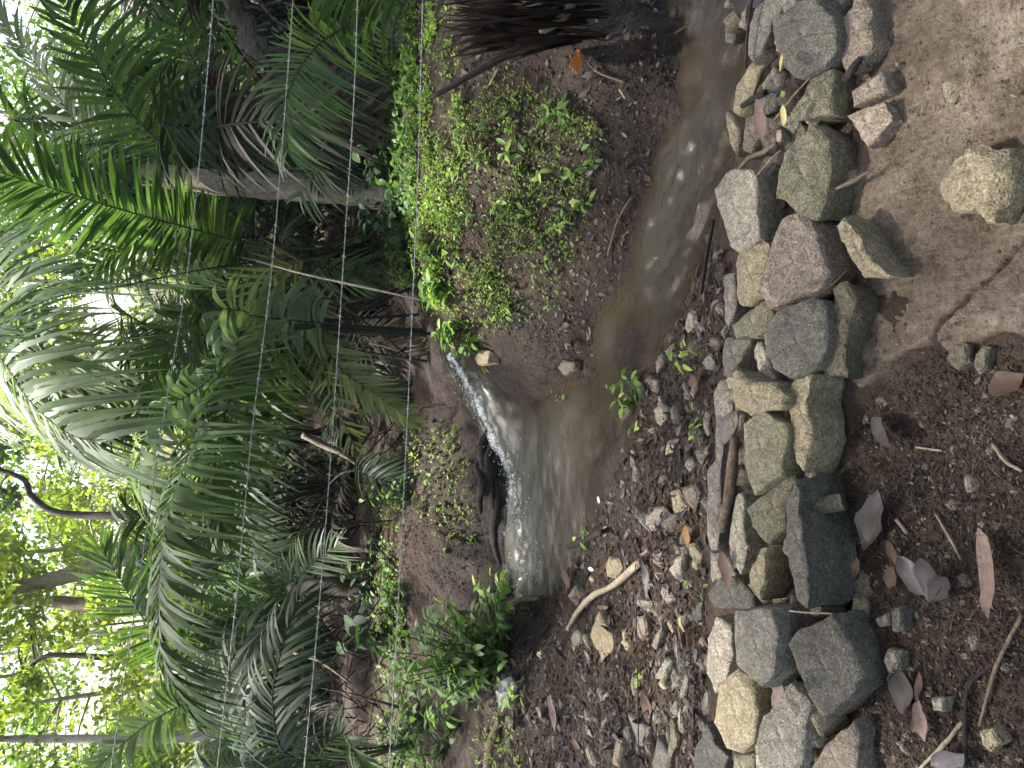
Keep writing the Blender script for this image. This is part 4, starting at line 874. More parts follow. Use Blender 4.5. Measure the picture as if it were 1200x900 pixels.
# ------------------------------------------------------------------ palms
def frond_parts(pts, L, nl, nrm, ang=62, droop=.25, wdt=.03, t0=.12, sides=(1, -1), vfold=.2, tipk=.45, rad=.012, seg=4, jit=.06, Lb=None):
    P = smooth_path(pts, 8); k = len(P); s = np.concatenate([[0], np.cumsum(np.linalg.norm(np.diff(P, axis=0), axis=1))]); s /= s[-1]
    rb = MB(); rb.add(*tube(P, np.interp(s, [0, 1], [rad, rad * .22]), 5))
    T = np.gradient(P, axis=0); T /= np.linalg.norm(T, axis=1)[:, None]
    lb = MB(); wp = np.array([.55, 1.0, .9, .62, .06]) if seg == 4 else np.interp(np.linspace(0, 1, seg + 1), [0, .25, .5, .75, 1], [.55, 1, .9, .62, .06])
    u = np.linspace(0, 1, seg + 1); nrm = np.asarray(nrm, float); nrm = nrm / np.linalg.norm(nrm)
    F = np.array([(2 * i, 2 * i + 1, 2 * i + 3, 2 * i + 2) for i in range(seg)])
    for i in range(nl):
        f = t0 + (1 - t0) * (i + .5) / nl
        for sd_ in sides:
            ff = min(.999, max(0, f + rng.normal(0, .15 / nl))); q = np.array([np.interp(ff, s, P[:, j]) for j in range(3)]); tg = np.array([np.interp(ff, s, T[:, j]) for j in range(3)]); tg /= np.linalg.norm(tg)
            n2 = nrm - tg * (nrm @ tg); n2 /= np.linalg.norm(n2) + 1e-9; sv = np.cross(tg, n2) * sd_
            g = (f - t0) / (1 - t0); aa = R(ang * (1.12 - .62 * g ** 1.6) + rng.normal(0, 5))
            d = math.cos(aa) * tg + math.sin(aa) * (sv * math.cos(vfold) + n2 * math.sin(vfold)) + rng.normal(0, jit, 3); d /= np.linalg.norm(d)
            ln = L * (.45 + .55 * math.sin(math.pi * min(1, g * .9 + .16)) if g < .45 else (1 - (1 - tipk) * ((g - .45) / .55) ** 1.7)) * rng.uniform(.9, 1.08)
            if Lb and sd_ < 0: ln *= Lb
            C3 = q + ln * (u[:, None] * d + (droop * rng.uniform(.7, 1.3)) * (u[:, None] ** 2.2) * np.array([0, 0, -1.0]))
            wv = tg - d * (tg @ d); wv = wv / (np.linalg.norm(wv) + 1e-9) * .8 + n2 * rng.normal(.25, .2)
            ww = wdt * wp[:, None] * .5
            V = np.empty((2 * (seg + 1), 3)); V[0::2] = C3 - wv * ww; V[1::2] = C3 + wv * ww
            lb.add(V, F, float(np.clip(rng.normal(.5, .22), 0, 1)))
    return rb, lb
def frond(parent, pts, L, nl, nrm, mat, rmat='rachis', name='frond', **kw):
    kw['wdt'] = kw.get('wdt', .03) * 1.12; rb, lb = frond_parts(pts, L * 1.13, nl, nrm, **kw); org = np.array(parent.location) if parent else np.zeros(3)
    o = obj(name, rb.mesh(name, True, org), M[rmat], parent)
    l = obj('leaflets', lb.mesh('leaflets', False, org), M[mat], o); l['kind'] = 'stuff'
    return o
TC = (0, -1, .25)      # roughly facing the viewer
def pw(lst): return [at(a, b, d) for a, b, d in lst]
def palm_root(name, x, y, depth, label, group=None):
    p = at(x, y, depth); p[2] = hz(p[0], p[1]) - .02; r = empty(name, p); tag(r, label, 'palm', group); return r
def sheath(parent, pts, rad, mat='rachisdark', name='trunk', rough=.3):
    org = np.array(parent.location); P = smooth_path(pts, 5); b = MB(); b.add(*tube(P, np.interp(np.linspace(0, 1, len(P)), np.linspace(0, 1, len(rad)), rad), 10, rough)); return obj(name, b.mesh(name, True, org), M[mat], parent)

pA = palm_root('clump_palm', 345, 292, 5.8, 'large clumping palm with long arching fronds rising behind the far bank')
rA = np.array(pA.location); bA = lambda j=.22: (rA + rng.normal(0, j, 3) * [1, 1, 0])
top = at(372, 296, 5.8)
sheath(pA, [rA - [0, 0, .1], rA * .5 + top * .5 + [.05, 0, 0], top], [.05, .045, .03], 'rachisdark')
frond(pA, [bA()] + pw([(372, 292, 5.8), (300, 288, 5.7), (240, 272, 5.5), (150, 248, 5.2), (75, 225, 5.0), (0, 202, 4.8), (-60, 180, 4.6)]), .42, 84, TC, 'palmbright', t0=.40, ang=66, droop=.10, wdt=.030, vfold=.1)
frond(pA, [bA()] + pw([(365, 290, 5.9), (300, 267, 5.9), (247, 227, 5.8), (200, 180, 5.7), (160, 140, 5.6), (127, 97, 5.5), (97, 47, 5.4), (72, 0, 5.3), (55, -50, 5.2)]), .55, 58, (0, -1, .4), 'palm', 'rachisdark', t0=.38, ang=68, droop=.45, wdt=.036)
frond(pA, [bA()] + pw([(375, 285, 6.0), (300, 217, 6.1), (283, 193, 6.1), (260, 150, 6.1), (240, 100, 6.1), (217, 50, 6.1), (203, 0, 6.1), (195, -60, 6.1)]), .5, 46, (0, -1, .5), 'palm', 'rachisdark', t0=.45, ang=62, droop=.4, wdt=.036)
frond(pA, [bA()] + pw([(365, 296, 6.2), (260, 268, 6.4), (180, 210, 6.5), (100, 155, 6.4), (60, 100, 6.2), (30, 60, 6.0), (-10, 10, 5.9)]), .45, 60, (-.5, -.6, .7), 'palmpale', 'rachis', t0=.4, ang=65, droop=.3, wdt=.036)
frond(pA, [bA()] + pw([(370, 300, 5.7), (300, 307, 5.6), (233, 317, 5.4), (183, 327, 5.2), (133, 337, 5.0), (83, 344, 4.8), (40, 358, 4.6), (0, 385, 4.4), (-25, 420, 4.2)]), .55, 60, (.3, -.5, .8), 'palmpale', 'rachisdark', t0=.45, ang=70, droop=.55, wdt=.036)
frond(pA, [bA()] + pw([(370, 302, 5.9), (290, 330, 6.0), (230, 370, 6.0), (190, 420, 6.0), (170, 470, 6.0)]), .5, 46, (0, -1, .5), 'palm', t0=.35, ang=60, droop=.4, wdt=.034)
frond(pA, [bA()] + pw([(360, 285, 6.1), (300, 240, 6.3), (210, 250, 6.5), (150, 290, 6.6), (90, 320, 6.6)]), .5, 50, TC, 'palm', t0=.4, ang=62, droop=.2, wdt=.034)
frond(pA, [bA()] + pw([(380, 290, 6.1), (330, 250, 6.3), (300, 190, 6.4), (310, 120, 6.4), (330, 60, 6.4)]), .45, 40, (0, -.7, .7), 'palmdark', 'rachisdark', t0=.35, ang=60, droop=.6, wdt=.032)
frond(pA, [bA()] + pw([(395, 296, 5.8), (365, 320, 5.6), (362, 350, 5.5), (373, 393, 5.4), (400, 433, 5.3), (437, 460, 5.2), (482, 492, 5.1)]), .28, 42, (.4, -.8, .3), 'palmyellow', 'rachis', t0=.4, ang=45, droop=.1, wdt=.034)
frond(pA, [bA()] + pw([(360, 305, 5.7), (318, 325, 5.5), (307, 345, 5.4), (306, 377, 5.3), (293, 425, 5.2)]), .35, 20, (.3, -.9, .2), 'palmyellow', 'rachispale', t0=.4, ang=40, droop=.0, wdt=.04)
frond(pA, [bA()] + pw([(390, 330, 6), (410, 370, 5.9), (425, 398, 5.8), (450, 406, 5.7), (485, 418, 5.6)]), .30, 34, (.3, -.9, .4), 'dead', 'rachispale', t0=.4, ang=50, droop=.15, wdt=.02)
tag(pA.children[0], None)

pB = palm_root('arching_palm', 330, 385, 5.2, 'palm with a long dark frond arching over to its drooping tip')
rB = np.array(pB.location); bB = lambda: rB + rng.normal(0, .22, 3) * [1, 1, 0]
sheath(pB, [rB - [0, 0, .1], rB * .5 + at(345, 382, 5.2) * .5, at(345, 382, 5.2)], [.035, .03, .02])
frond(pB, [bB()] + pw([(300, 385, 5.2), (270, 430, 5.0), (240, 480, 4.8), (215, 550, 4.6), (198, 600, 4.5), (190, 650, 4.4), (186, 710, 4.3), (188, 750, 4.25), (200, 795, 4.2), (222, 828, 4.2)]), .60, 104, (-.15, -.35, .93), 'palm', 'rachisdark', t0=.36, ang=66, droop=.75, wdt=.036, vfold=.35)
frond(pB, [bB()] + pw([(300, 400, 5.4), (240, 450, 5.3), (200, 477, 5.2), (170, 513, 5.1), (163, 547, 5.0), (167, 583, 4.9), (178, 610, 4.9)]), .42, 44, (0, -.4, .9), 'palmpale', 'rachis', t0=.4, ang=68, droop=.6, wdt=.042)
frond(pB, [bB()] + pw([(300, 420, 5.3), (277, 450, 5.2), (260, 500, 5.0), (252, 540, 4.9), (253, 590, 4.8), (262, 630, 4.8)]), .40, 56, (0, -.8, .6), 'palm', 'rachisdark', t0=.3, ang=66, droop=.5, wdt=.036)
frond(pB, [bB()] + pw([(310, 372, 5.2), (290, 366, 5.1), (266, 362, 5.0), (258, 372, 5.0), (258, 400, 4.95)]), .32, 26, (.2, -.8, .5), 'palmpale', 'rachisdark', t0=.45, ang=75, droop=.5, wdt=.05, sides=(1, -1))
frond(pB, [bB()] + pw([(320, 420, 5.6), (290, 520, 5.6), (285, 600, 5.6), (300, 660, 5.6)]), .4, 40, (0, -.6, .8), 'palmdark', 'rachisdark', t0=.3, ang=62, droop=.5, wdt=.034)
frond(pB, [bB()] + pw([(385, 350, 5.1), (373, 400, 5.0), (393, 473, 4.9), (417, 527, 4.9)]), .16, 10, TC, 'palmyellow', 'rachis', t0=.75, ang=50, droop=.1, wdt=.02)

pD = palm_root('young_palm', 430, 105, 4.8, 'young palm with a bright drooping frond beside the bank crest')
rD = np.array(pD.location)
frond(pD, [rD] + pw([(440, 60, 4.7), (425, 22, 4.5), (393, 38, 4.4), (367, 58, 4.3), (347, 88, 4.25), (335, 122, 4.2), (337, 178, 4.2)]), .36, 48, (-.4, -.7, .6), 'palmbright', 'rachis', t0=.42, ang=64, droop=.45, wdt=.026)
frond(pD, [rD] + pw([(460, 40, 4.6), (470, 5, 4.5), (440, -5, 4.4), (400, -10, 4.3), (370, -5, 4.3)]), .36, 34, (-.6, -.6, .5), 'palmbright', 'rachis', t0=.4, ang=66, droop=.4, wdt=.026)
frond(pD, [rD] + pw([(455, 60, 4.7), (470, 30, 4.6), (500, 25, 4.5), (530, 15, 4.4)]), .30, 30, (-.3, -.8, .5), 'palmpale', 'rachis', t0=.3, ang=66, droop=.35, wdt=.022)
frond(pD, [rD] + pw([(417, 93, 4.8), (380, 170, 5.0), (350, 233, 5.2)]), .25, 12, TC, 'palmpale', 'rachispale', t0=.75, ang=55, droop=.3, wdt=.02)
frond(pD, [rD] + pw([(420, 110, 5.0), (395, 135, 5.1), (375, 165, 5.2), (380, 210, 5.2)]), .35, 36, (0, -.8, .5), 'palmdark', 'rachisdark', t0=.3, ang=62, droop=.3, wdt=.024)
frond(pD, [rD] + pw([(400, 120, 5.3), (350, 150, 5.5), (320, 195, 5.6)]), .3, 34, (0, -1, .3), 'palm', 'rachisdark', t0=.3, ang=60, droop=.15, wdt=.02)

pE = palm_root('pale_palm', 330, 905, 4.6, 'palm at the bush side with a pale blue green frond reaching up')
rE = np.array(pE.location); rE = rE + [-.25, .5, 0]
frond(pE, [rE] + pw([(330, 905, 4.6), (250, 820, 4.5), (213, 827, 4.4), (167, 853, 4.3), (110, 902, 4.2), (70, 940, 4.1)]), .24, 46, (0, -.5, .85), 'palmpale', 'rachispale', t0=.5, ang=55, droop=.35, wdt=.03)
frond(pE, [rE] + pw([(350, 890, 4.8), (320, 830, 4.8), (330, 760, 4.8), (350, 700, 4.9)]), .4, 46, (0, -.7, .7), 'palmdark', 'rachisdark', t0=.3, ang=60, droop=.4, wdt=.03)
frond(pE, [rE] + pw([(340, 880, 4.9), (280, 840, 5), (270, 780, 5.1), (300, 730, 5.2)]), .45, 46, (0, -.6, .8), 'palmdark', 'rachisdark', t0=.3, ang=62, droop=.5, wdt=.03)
frond(pE, [rE] + pw([(380, 890, 4.8), (400, 860, 4.7), (415, 880, 4.6), (425, 900, 4.6)]), .25, 30, (0, -.8, .6), 'palm', 'rachis', t0=.3, ang=60, droop=.3, wdt=.022)

pF = palm_root('slender_palm', 330, 700, 6.6, 'slender palm with a bright green upright frond behind the arching frond')
rF = np.array(pF.location)
frond(pF, [rF] + pw([(330, 745, 6.5), (240, 760, 6.3), (180, 737, 6.1), (143, 683, 5.9), (118, 640, 5.8)]), .42, 44, TC, 'palmbright', 'rachis', t0=.5, ang=55, droop=.05, wdt=.034)
frond(pF, [rF] + pw([(360, 700, 6.3), (330, 690, 6.2), (345, 680, 6.1), (372, 655, 6.0), (398, 638, 5.9)]), .32, 40, TC, 'palmpale', 'rachis', t0=.45, ang=58, droop=.2, wdt=.022)
frond(pF, [rF] + pw([(330, 690, 6.3), (300, 650, 6.2), (296, 615, 6.1), (300, 590, 6.0)]), .38, 36, (0, -.6, .8), 'palmbright', 'rachis', t0=.4, ang=66, droop=.5, wdt=.034)
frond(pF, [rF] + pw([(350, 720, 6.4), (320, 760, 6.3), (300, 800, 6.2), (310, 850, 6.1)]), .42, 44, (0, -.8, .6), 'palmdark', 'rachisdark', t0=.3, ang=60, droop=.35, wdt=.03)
frond(pF, [rF] + pw([(340, 700, 6.5), (300, 720, 6.5), (285, 690, 6.5), (290, 650, 6.5)]), .4, 40, (0, -.8, .6), 'palm', 'rachisdark', t0=.3, ang=60, droop=.3, wdt=.03)

# overhead frond whose pale leaflets hang into the picture
pO = palm_root('overhanging_palm', 300, 470, 7.2, 'tall palm whose pale sunlit fronds hang over the stream')
rO = np.array(pO.location)
sheath(pO, [rO, at(200, 465, 7.2), at(60, 455, 7.0), at(-60, 440, 6.8)], [.08, .07, .06, .05], 'bark', 'trunk', .15)
frond(pO, pw([(-60, 440, 6.8), (-70, 410, 6.2), (-40, 395, 5.6), (0, 420, 5.0), (35, 470, 4.7), (75, 505, 4.5), (115, 520, 4.4)]), .70, 60, (0, -.3, .95), 'palmpale', 'rachis', t0=.15, ang=62, droop=.75, wdt=.05)
frond(pO, pw([(-60, 440, 6.8), (-80, 380, 6.2), (-60, 340, 5.8), (-10, 330, 5.4), (30, 370, 5.1), (60, 420, 5.0)]), .65, 56, (0, -.3, .95), 'palmpale', 'rachis', t0=.2, ang=64, droop=.75, wdt=.046)
frond(pO, pw([(-60, 440, 6.8), (-40, 480, 6.6), (20, 440, 6.2), (80, 420, 6.0), (130, 425, 5.9)]), .5, 46, (0, -.5, .9), 'palmpale', 'rachis', t0=.2, ang=62, droop=.5, wdt=.04)

# frond library for the thicket
def lib_frond(L, rise, out_, mat, rmat, wdt=.034, leaf=.42, nl=40, droop=.35, curlz=-.6):
    P = [np.zeros(3), np.array([out_ * .25, 0, rise * .5]), np.array([out_ * .55, 0, rise * .88]), np.array([out_ * .85, 0, rise]), np.array([out_ * 1.08, 0, rise + curlz * .5]), np.array([out_ * 1.2, 0, rise + curlz])]
    rb, lb = frond_parts(P, leaf, nl, (-.3, 0, 1), t0=.28, ang=62, droop=droop, wdt=wdt, rad=.014)
    a = rb.mesh('frond', True); b = lb.mesh('leaflets'); a.materials.append(M[rmat]); b.materials.append(M[mat]); return a, b
LIBF = {}
for mk, rm_ in (('palmdark', 'rachisdark'), ('palm', 'rachisdark'), ('dead', 'rachisdark'), ('palmpale', 'rachis')):
    LIBF[mk] = [lib_frond(1, 1.2, 1.0, mk, rm_), lib_frond(1, .8, 1.3, mk, rm_, curlz=-.7), lib_frond(1, 1.7, .7, mk, rm_, curlz=-.35), lib_frond(1, .35, 1.2, mk, rm_, droop=.5, curlz=-.55)]
def thicket_palm(x, y, n_, mks, scale, label, group, name='thicket_palm', z0=.25, trunk=True, lo=0):
    p = np.array([x, y, hz(x, y) - .03]); r = empty(name, p); tag(r, label, 'palm', group)
    if trunk: sheath(r, [p, p + [.02, 0, z0 * .5], p + [0, .03, z0]], [.10, .09, .06])
    for k in range(n_):
        mk_ = random.choice(mks); a, b = LIBF[mk_][int(rng.integers(lo, 4)) if mk_ != 'dead' else (1, 3)[k % 2]]; az = k * 2.4 + rng.uniform(-.4, .4)
        o = bpy.data.objects.new('frond', a); C.objects.link(o); o.parent = r; o.location = (0, 0, z0 * .9); o.rotation_euler = (rng.normal(0, .12), rng.normal(0, .15), az); s = scale * rng.uniform(.8, 1.2); o.scale = (s, s, s)
        l = bpy.data.objects.new('leaflets', b); C.objects.link(l); l.parent = o; l['kind'] = 'stuff'
GRP = 'small palms far back in the thicket'
FARP = 'small dark palm far back in the thicket before the sunlit trees'
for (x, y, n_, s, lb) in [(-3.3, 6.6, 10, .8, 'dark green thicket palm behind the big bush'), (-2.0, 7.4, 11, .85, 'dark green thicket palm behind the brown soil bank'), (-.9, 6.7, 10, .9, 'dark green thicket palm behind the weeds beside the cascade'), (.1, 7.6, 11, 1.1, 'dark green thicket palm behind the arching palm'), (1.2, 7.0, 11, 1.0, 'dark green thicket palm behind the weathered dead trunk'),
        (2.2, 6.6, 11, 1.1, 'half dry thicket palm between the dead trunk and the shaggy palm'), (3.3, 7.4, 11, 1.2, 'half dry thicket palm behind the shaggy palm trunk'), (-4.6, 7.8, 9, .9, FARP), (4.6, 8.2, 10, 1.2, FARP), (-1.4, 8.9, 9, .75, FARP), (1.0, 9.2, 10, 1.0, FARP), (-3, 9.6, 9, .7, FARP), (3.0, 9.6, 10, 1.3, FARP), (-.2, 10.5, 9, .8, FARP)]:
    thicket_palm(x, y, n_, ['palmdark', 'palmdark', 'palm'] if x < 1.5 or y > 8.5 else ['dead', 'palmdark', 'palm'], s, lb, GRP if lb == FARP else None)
for (x, y, n_, s) in [(.5, 6.5, 8, .7), (1.8, 6.9, 9, .8), (3.0, 6.6, 8, .8), (-.4, 6.3, 8, .65), (-1.5, 7.6, 8, .7), (-2.7, 7.6, 8, .7)]:
    thicket_palm(x, y, n_, ['dead', 'dead', 'palmdark'], s, 'low palm clump of dry brown fronds in the shade of the thicket', 'dry fronds under the thicket', 'dry_palm_clump', .1, False, 1)

# dead thatch of a fallen palm at the right, close behind the stream
th = at(690, -70, 3.0); th[2] = hz(th[0], th[1]); tr = empty('fallen_palm_head', th); tag(tr, 'black heap of dead palm fronds hanging over the far bank', 'dead palm')
for k in range(260):
    a0 = (rng.uniform(570, 715), rng.uniform(-60, 50)); ln = rng.uniform(60, 190) * (1.0 if a0[0] > 640 else .7)
    tip = (max(a0[0] - ln, 500 + rng.uniform(0, 70)), min(a0[1] + rng.normal(6, 16), 76)); d0 = rng.uniform(2.85, 3.35)
    P = smooth_path([at(a0[0], a0[1], d0), at(.5 * (a0[0] + tip[0]), .5 * (a0[1] + tip[1]) + rng.uniform(-5, 5), d0 - .02), at(tip[0], tip[1], d0 + .1)], 4)
    wv = np.array([1.0, rng.normal(0, .5), rng.normal(.0, .2)]); wv /= np.linalg.norm(wv); ww = (np.sin(np.linspace(.5, 3.1, len(P))) * rng.uniform(.004, .011))[:, None]
    V = np.empty((2 * len(P), 3)); V[0::2] = P - wv * ww; V[1::2] = P + wv * ww; me = mesh('dead_blade', V - th, np.array([(2 * i, 2 * i + 1, 2 * i + 3, 2 * i + 2) for i in range(len(P) - 1)]), np.full(len(P) - 1, rng.random()), True)
    obj('dead_blade', me, M['deadblack'], tr)
b = MB(); b.add(*tube(smooth_path(pw([(720, -60, 3.2), (650, 30, 3.15), (580, 72, 3.15), (503, 116, 3.2)]), 6), np.linspace(.028, .010, 19), 7, .15)); obj('stalk', b.mesh('stalk', True, th), M['stickdark'], tr)
b = MB(); b.add(*tube(smooth_path(pw([(690, -30, 3.0), (660, 20, 3.0), (632, 38, 3.02)]), 6), np.linspace(.02, .014, 13), 7, .15)); obj('stalk', b.mesh('stalk', True, th), M['stick'], tr)

# ------------------------------------------------------------------ logs, trunks, sticks
def pole(name, pts, rad, mat, label, cat, sides=8, rough=.15, k=6, seed=0):
    P = smooth_path(pts, k); b = MB(); b.add(*tube(P, np.interp(np.linspace(0, 1, len(P)), np.linspace(0, 1, len(rad)), rad), sides, rough, seed)); org = P[0]
    return tag(obj(name, b.mesh(name, True, org), M[mat], None, org), label, cat)
p0 = at(462, 228, 5.35); p0[2] = hz(p0[0], p0[1]) - .05
pole('dead_tree', [p0, at(440, 228, 5.4), at(380, 222, 5.42), at(300, 217, 5.45), at(230, 211, 5.5), at(176, 205, 5.5), at(120, 203, 5.5)], [.115, .10, .096, .094, .09, .08, .06], 'deadlog', 'bare grey weathered dead trunk standing behind the bank crest', 'trunk', 18, .12, 10)
r = palm_root('shaggy_palm', 400, 70, 5.5, 'shaggy grey palm trunk leaning in at the right above the creepers'); rr_ = np.array(r.location)
sheath(r, [rr_, at(345, 75, 5.5), at(305, 58, 5.5), at(285, 25, 5.5), at(275, -10, 5.5), at(262, -60, 5.5)], [.07, .075, .09, .105, .11, .10], 'shaggy', 'trunk', .5)
for k in range(44):
    f = at(270 + rng.uniform(0, 60), rng.uniform(-10, 60), 5.45); P = smooth_path([f, f + [rng.normal(0, .12), -.05, -.2], f + [rng.normal(0, .2), -.08, -.5 - rng.uniform(0, .35)]], 4)
    b = MB(); b.add(*tube(P, np.linspace(.014, .004, len(P)), 4)); obj('dead_stalk', b.mesh('dead_stalk', True, rr_), M['rachispale' if k % 3 == 0 else 'rachisdark'], r)
for k in range(5):
    frond(r, [at(300, 40, 5.5), at(310 + 10 * k, 60 + 15 * k, 5.35), at(370 + 10 * k, 60 + 22 * k, 5.3), at(420 + 6 * k, 50 + 25 * k, 5.3)], .35, 26, (0, -1, .2), 'dead', 'rachisdark', 'dead_frond', t0=.3, ang=40, droop=.3, wdt=.02)
pole('curved_tree', [at(420, -40, 6.8), at(350, 20, 6.8), at(320, 35, 6.9), at(290, 20, 7.0), at(250, -30, 7.0)], [.16, .15, .14, .13, .12], 'barkdark', 'dark curved trunk behind the shaggy palm', 'trunk', 12, .12)
pole('pale_branch', [at(300, 306, 5.0), at(360, 322, 4.95), at(420, 335, 4.9), at(505, 354, 4.9)], [.004, .007, .0075, .006], 'barkpale', 'thin pale branch leaning down to the bank corner', 'branch', 6)
pole('forked_branch', [at(355, 510, 6.3), at(380, 522, 6.25), at(402, 532, 6.2), at(420, 545, 6.2)], [.03, .03, .025, .015], 'bark', 'grey bent branch in the shadows of the thicket', 'branch', 7)
pole('dry_stick', [at(385, 568, 6.0), at(400, 555, 6.0), at(420, 550, 6.0)], [.006, .008, .006], 'barkpale', 'thin dry twig beside the grey bent branch', 'stick', 5)
pole('pale_tree', [at(330, 645, 7.4), at(290, 632, 7.4), at(255, 622, 7.4), at(200, 615, 7.5)], [.05, .05, .05, .04], 'bark', 'pale mottled trunk crossing behind the arching frond', 'trunk', 8)
pole('fallen_branch', [at(345, 765, 5.6), at(375, 775, 5.5), at(410, 800, 5.3)], [.012, .012, .008], 'stick', 'brown dry stem lying slanted in the dark thicket', 'stem', 6)
pole('tree_stump', [np.array([*at(455, 690, 6.0)[:2], -.05]), at(420, 690, 6.0), at(385, 685, 6.0), at(340, 690, 6.1)], [.09, .07, .06, .05], 'barkdark', 'short dark trunk at the back of the soil bank', 'trunk', 10, .25)
pole('wall_stick', [onz(861, 512, .125), onz(858, 545, .125), onz(853, 585, .12), onz(845, 622, .11)], [.012, .0145, .0135, .012], 'stick', 'short brown stick lying along the back of the wall', 'stick', 9, .2)
h = [hit1(*q) + [0, 0, .03] for q in ((671, 737), (682, 718), (700, 698), (725, 685), (758, 658))]
pole('bent_branch', h, [.010, .013, .015, .015, .016], 'stickpale', 'bent pale branch lying on the litter bank', 'branch', 8, .2)
def ground_stick(name, pxs, rad, mat, label, lift=.012, cat='stick'):
    pole(name, [hit1(*q) + [0, 0, lift] for q in pxs], rad, mat, label, cat, 6, .25)
ground_stick('root_end', [(672, 640), (690, 632), (712, 622)], [.016, .02, .012], 'stickdark', 'black broken root end jutting over the water', .03, 'root')
ground_stick('hollow_root', [(640, 700), (615, 703), (600, 715), (598, 745)], [.012, .02, .022, .018], 'stick', 'arched root over a dark hollow at the pool edge', .05, 'root')
ground_stick('tree_root', [(590, 840), (580, 870), (575, 900)], [.02, .03, .03], 'stick', 'thick grey root bending down at the bush edge', .02, 'root')
ground_stick('dark_stick', [(846, 258), (838, 300), (832, 345)], [.006, .007, .005], 'stickdark', 'straight black stick behind the grey wall block', .04)
ground_stick('twig', [(1080, 900), (1110, 870), (1130, 845)], [.003, .005, .004], 'stickpale', 'straight pale twig on the soil by the olive leaf', .006, 'twig')
ground_stick('twig', [(1135, 900), (1134, 850), (1140, 800), (1185, 770)], [.004, .005, .004, .003], 'stickdark', 'black wiry twig hooking over the soil', .008, 'twig')
ground_stick('twig', [(1150, 850), (1170, 780), (1200, 720)], [.003, .004, .004], 'stick', 'brown forked twig running to the long beige leaf', .006, 'twig')
ground_stick('twig', [(1098, 602), (1112, 625), (1128, 655)], [.002, .003, .002], 'stickpale', 'thin straw pointing at the three leaf cluster', .006, 'twig')
ground_stick('twig', [(1165, 520), (1180, 540), (1200, 552)], [.003, .004, .003], 'stickpale', 'yellowish kinked twig on the soil by the broad torn leaf', .006, 'twig')
ground_stick('twig', [(1075, 524), (1106, 528)], [.0025, .0025], 'stickpale', 'short white straw beside the curled leaf', .006, 'twig')
ground_stick('twig', [(1052, 608), (1066, 625)], [.005, .005], 'leafpink', 'stubby pinkish stalk on the soil', .006, 'twig')
pole('straw', [onz(925, 716, .20), onz(950, 718, .20), onz(975, 719, .18)], [.0018, .002, .0018], 'stickpale', 'pale straw laid across two dark wall blocks', 'straw', 5)
pole('twig', [onz(866, 198, .05), onz(878, 185, .08), onz(895, 178, .12), onz(910, 168, .13)], [.005, .007, .007, .006], 'stick', 'knobbly twig wedged behind the wall', 'twig', 6, .3)
pole('twig', [onz(870, 124, .10), onz(882, 116, .11), onz(897, 108, .12)], [.008, .009, .008], 'stickdark', 'stub of dark wood among litter behind the wall', 'twig', 7, .2)
pole('twig', [onz(884, 110, .12), onz(895, 82, .13), onz(910, 66, .14)], [.004, .005, .004], 'stickdark', 'thin dark twig leaning between yellow slab and boulder', 'twig', 6, .2)
pole('twig', [onz(874, 80, .12), onz(876, 40, .13), onz(882, -10, .13)], [.004, .004, .004], 'stickdark', 'thin dark rod lying along the flat grey slab', 'twig', 6, .1)
pole('twig', [onz(908, 140, .15), onz(930, 112, .17), onz(950, 90, .17)], [.003, .003, .002], 'stick', 'straight twig across the mossy block', 'twig', 5, .1)
pole('twig', [onz(885, 208, .16), onz(905, 185, .17), onz(915, 176, .17)], [.003, .003, .002], 'stick', 'short twig on the brown filler stone', 'twig', 5, .1)
pole('dark_stub', [onz(990, 94, .10), onz(1000, 80, .10), onz(1009, 68, .09)], [.010, .010, .007], 'stickdark', 'black charred stub between pale blocks', 'twig', 7, .2)
pole('flat_stick', [onz(978, 222, .10), onz(1000, 212, .09), onz(1020, 200, .08)], [.004, .007, .003], 'stick', 'brown splinter leaning on the slab edge', 'twig', 5, .1)
pole('twig', [onz(952, 350, .19), onz(975, 334, .14), onz(993, 316, .10)], [.002, .003, .002], 'stick', 'thin twig bridging the dark gap of the wall', 'twig', 5, .1)
# far bank sticks
for pxs, mt_, lb in [([(690, 70), (705, 85), (738, 98)], 'stick', 'grey stick lying beside the orange sheath'), ([(730, 105), (738, 117)], 'stickpale', 'short pale stick on the far bank mud'), ([(588, 80), (578, 100)], 'barkpale', 'pale curved stalk on the far bank'), ([(840, 5), (815, 28), (795, 40)], 'stick', 'bare stalk hanging over the fast water'), ([(716, 300), (728, 260), (745, 230)], 'stick', 'thin brown stalk along the far water line')]:
    ground_stick('stick', pxs, [.004, .006, .004], mt_, lb, .02)
# slab-like roots over the far pool edge
for k, (y0, y1, xx) in enumerate([(500, 580, 572), (510, 600, 580), (530, 600, 565), (560, 660, 586)]):
    P = [hit1(xx + rng.uniform(-4, 4), y) + [0, -.03, .03] for y in np.linspace(y0, y1, 5)]
    pole('bank_root', P, [.012, .03, .034, .026, .012], 'stickdark', 'wet black root running along the far pool edge', 'root', 8, .3)['group'] = 'roots along the far pool edge'
# plastic scraps
for pxs, lb in [([(706, 590), (708, 575)], 'white plastic scrap on the litter at the water edge'), ([(700, 668), (696, 655)], 'pale plastic scrap beside the rust red scrap')]:
    a = hit1(*pxs[0]); b_ = hit1(*pxs[1]); V, F = leaf_grid(1, .5, .5, .3, .4); me = mesh('plastic_scrap', V, F, None, True); o = obj('plastic_scrap', me, M['white']); d = b_ - a
    o.matrix_world = Matrix.Translation(Vector(a + [0, 0, .02])) @ Matrix.Rotation(math.atan2(d[1], d[0]), 4, 'Z') @ Matrix.Scale(.04, 4); tag(o, lb, 'scrap')
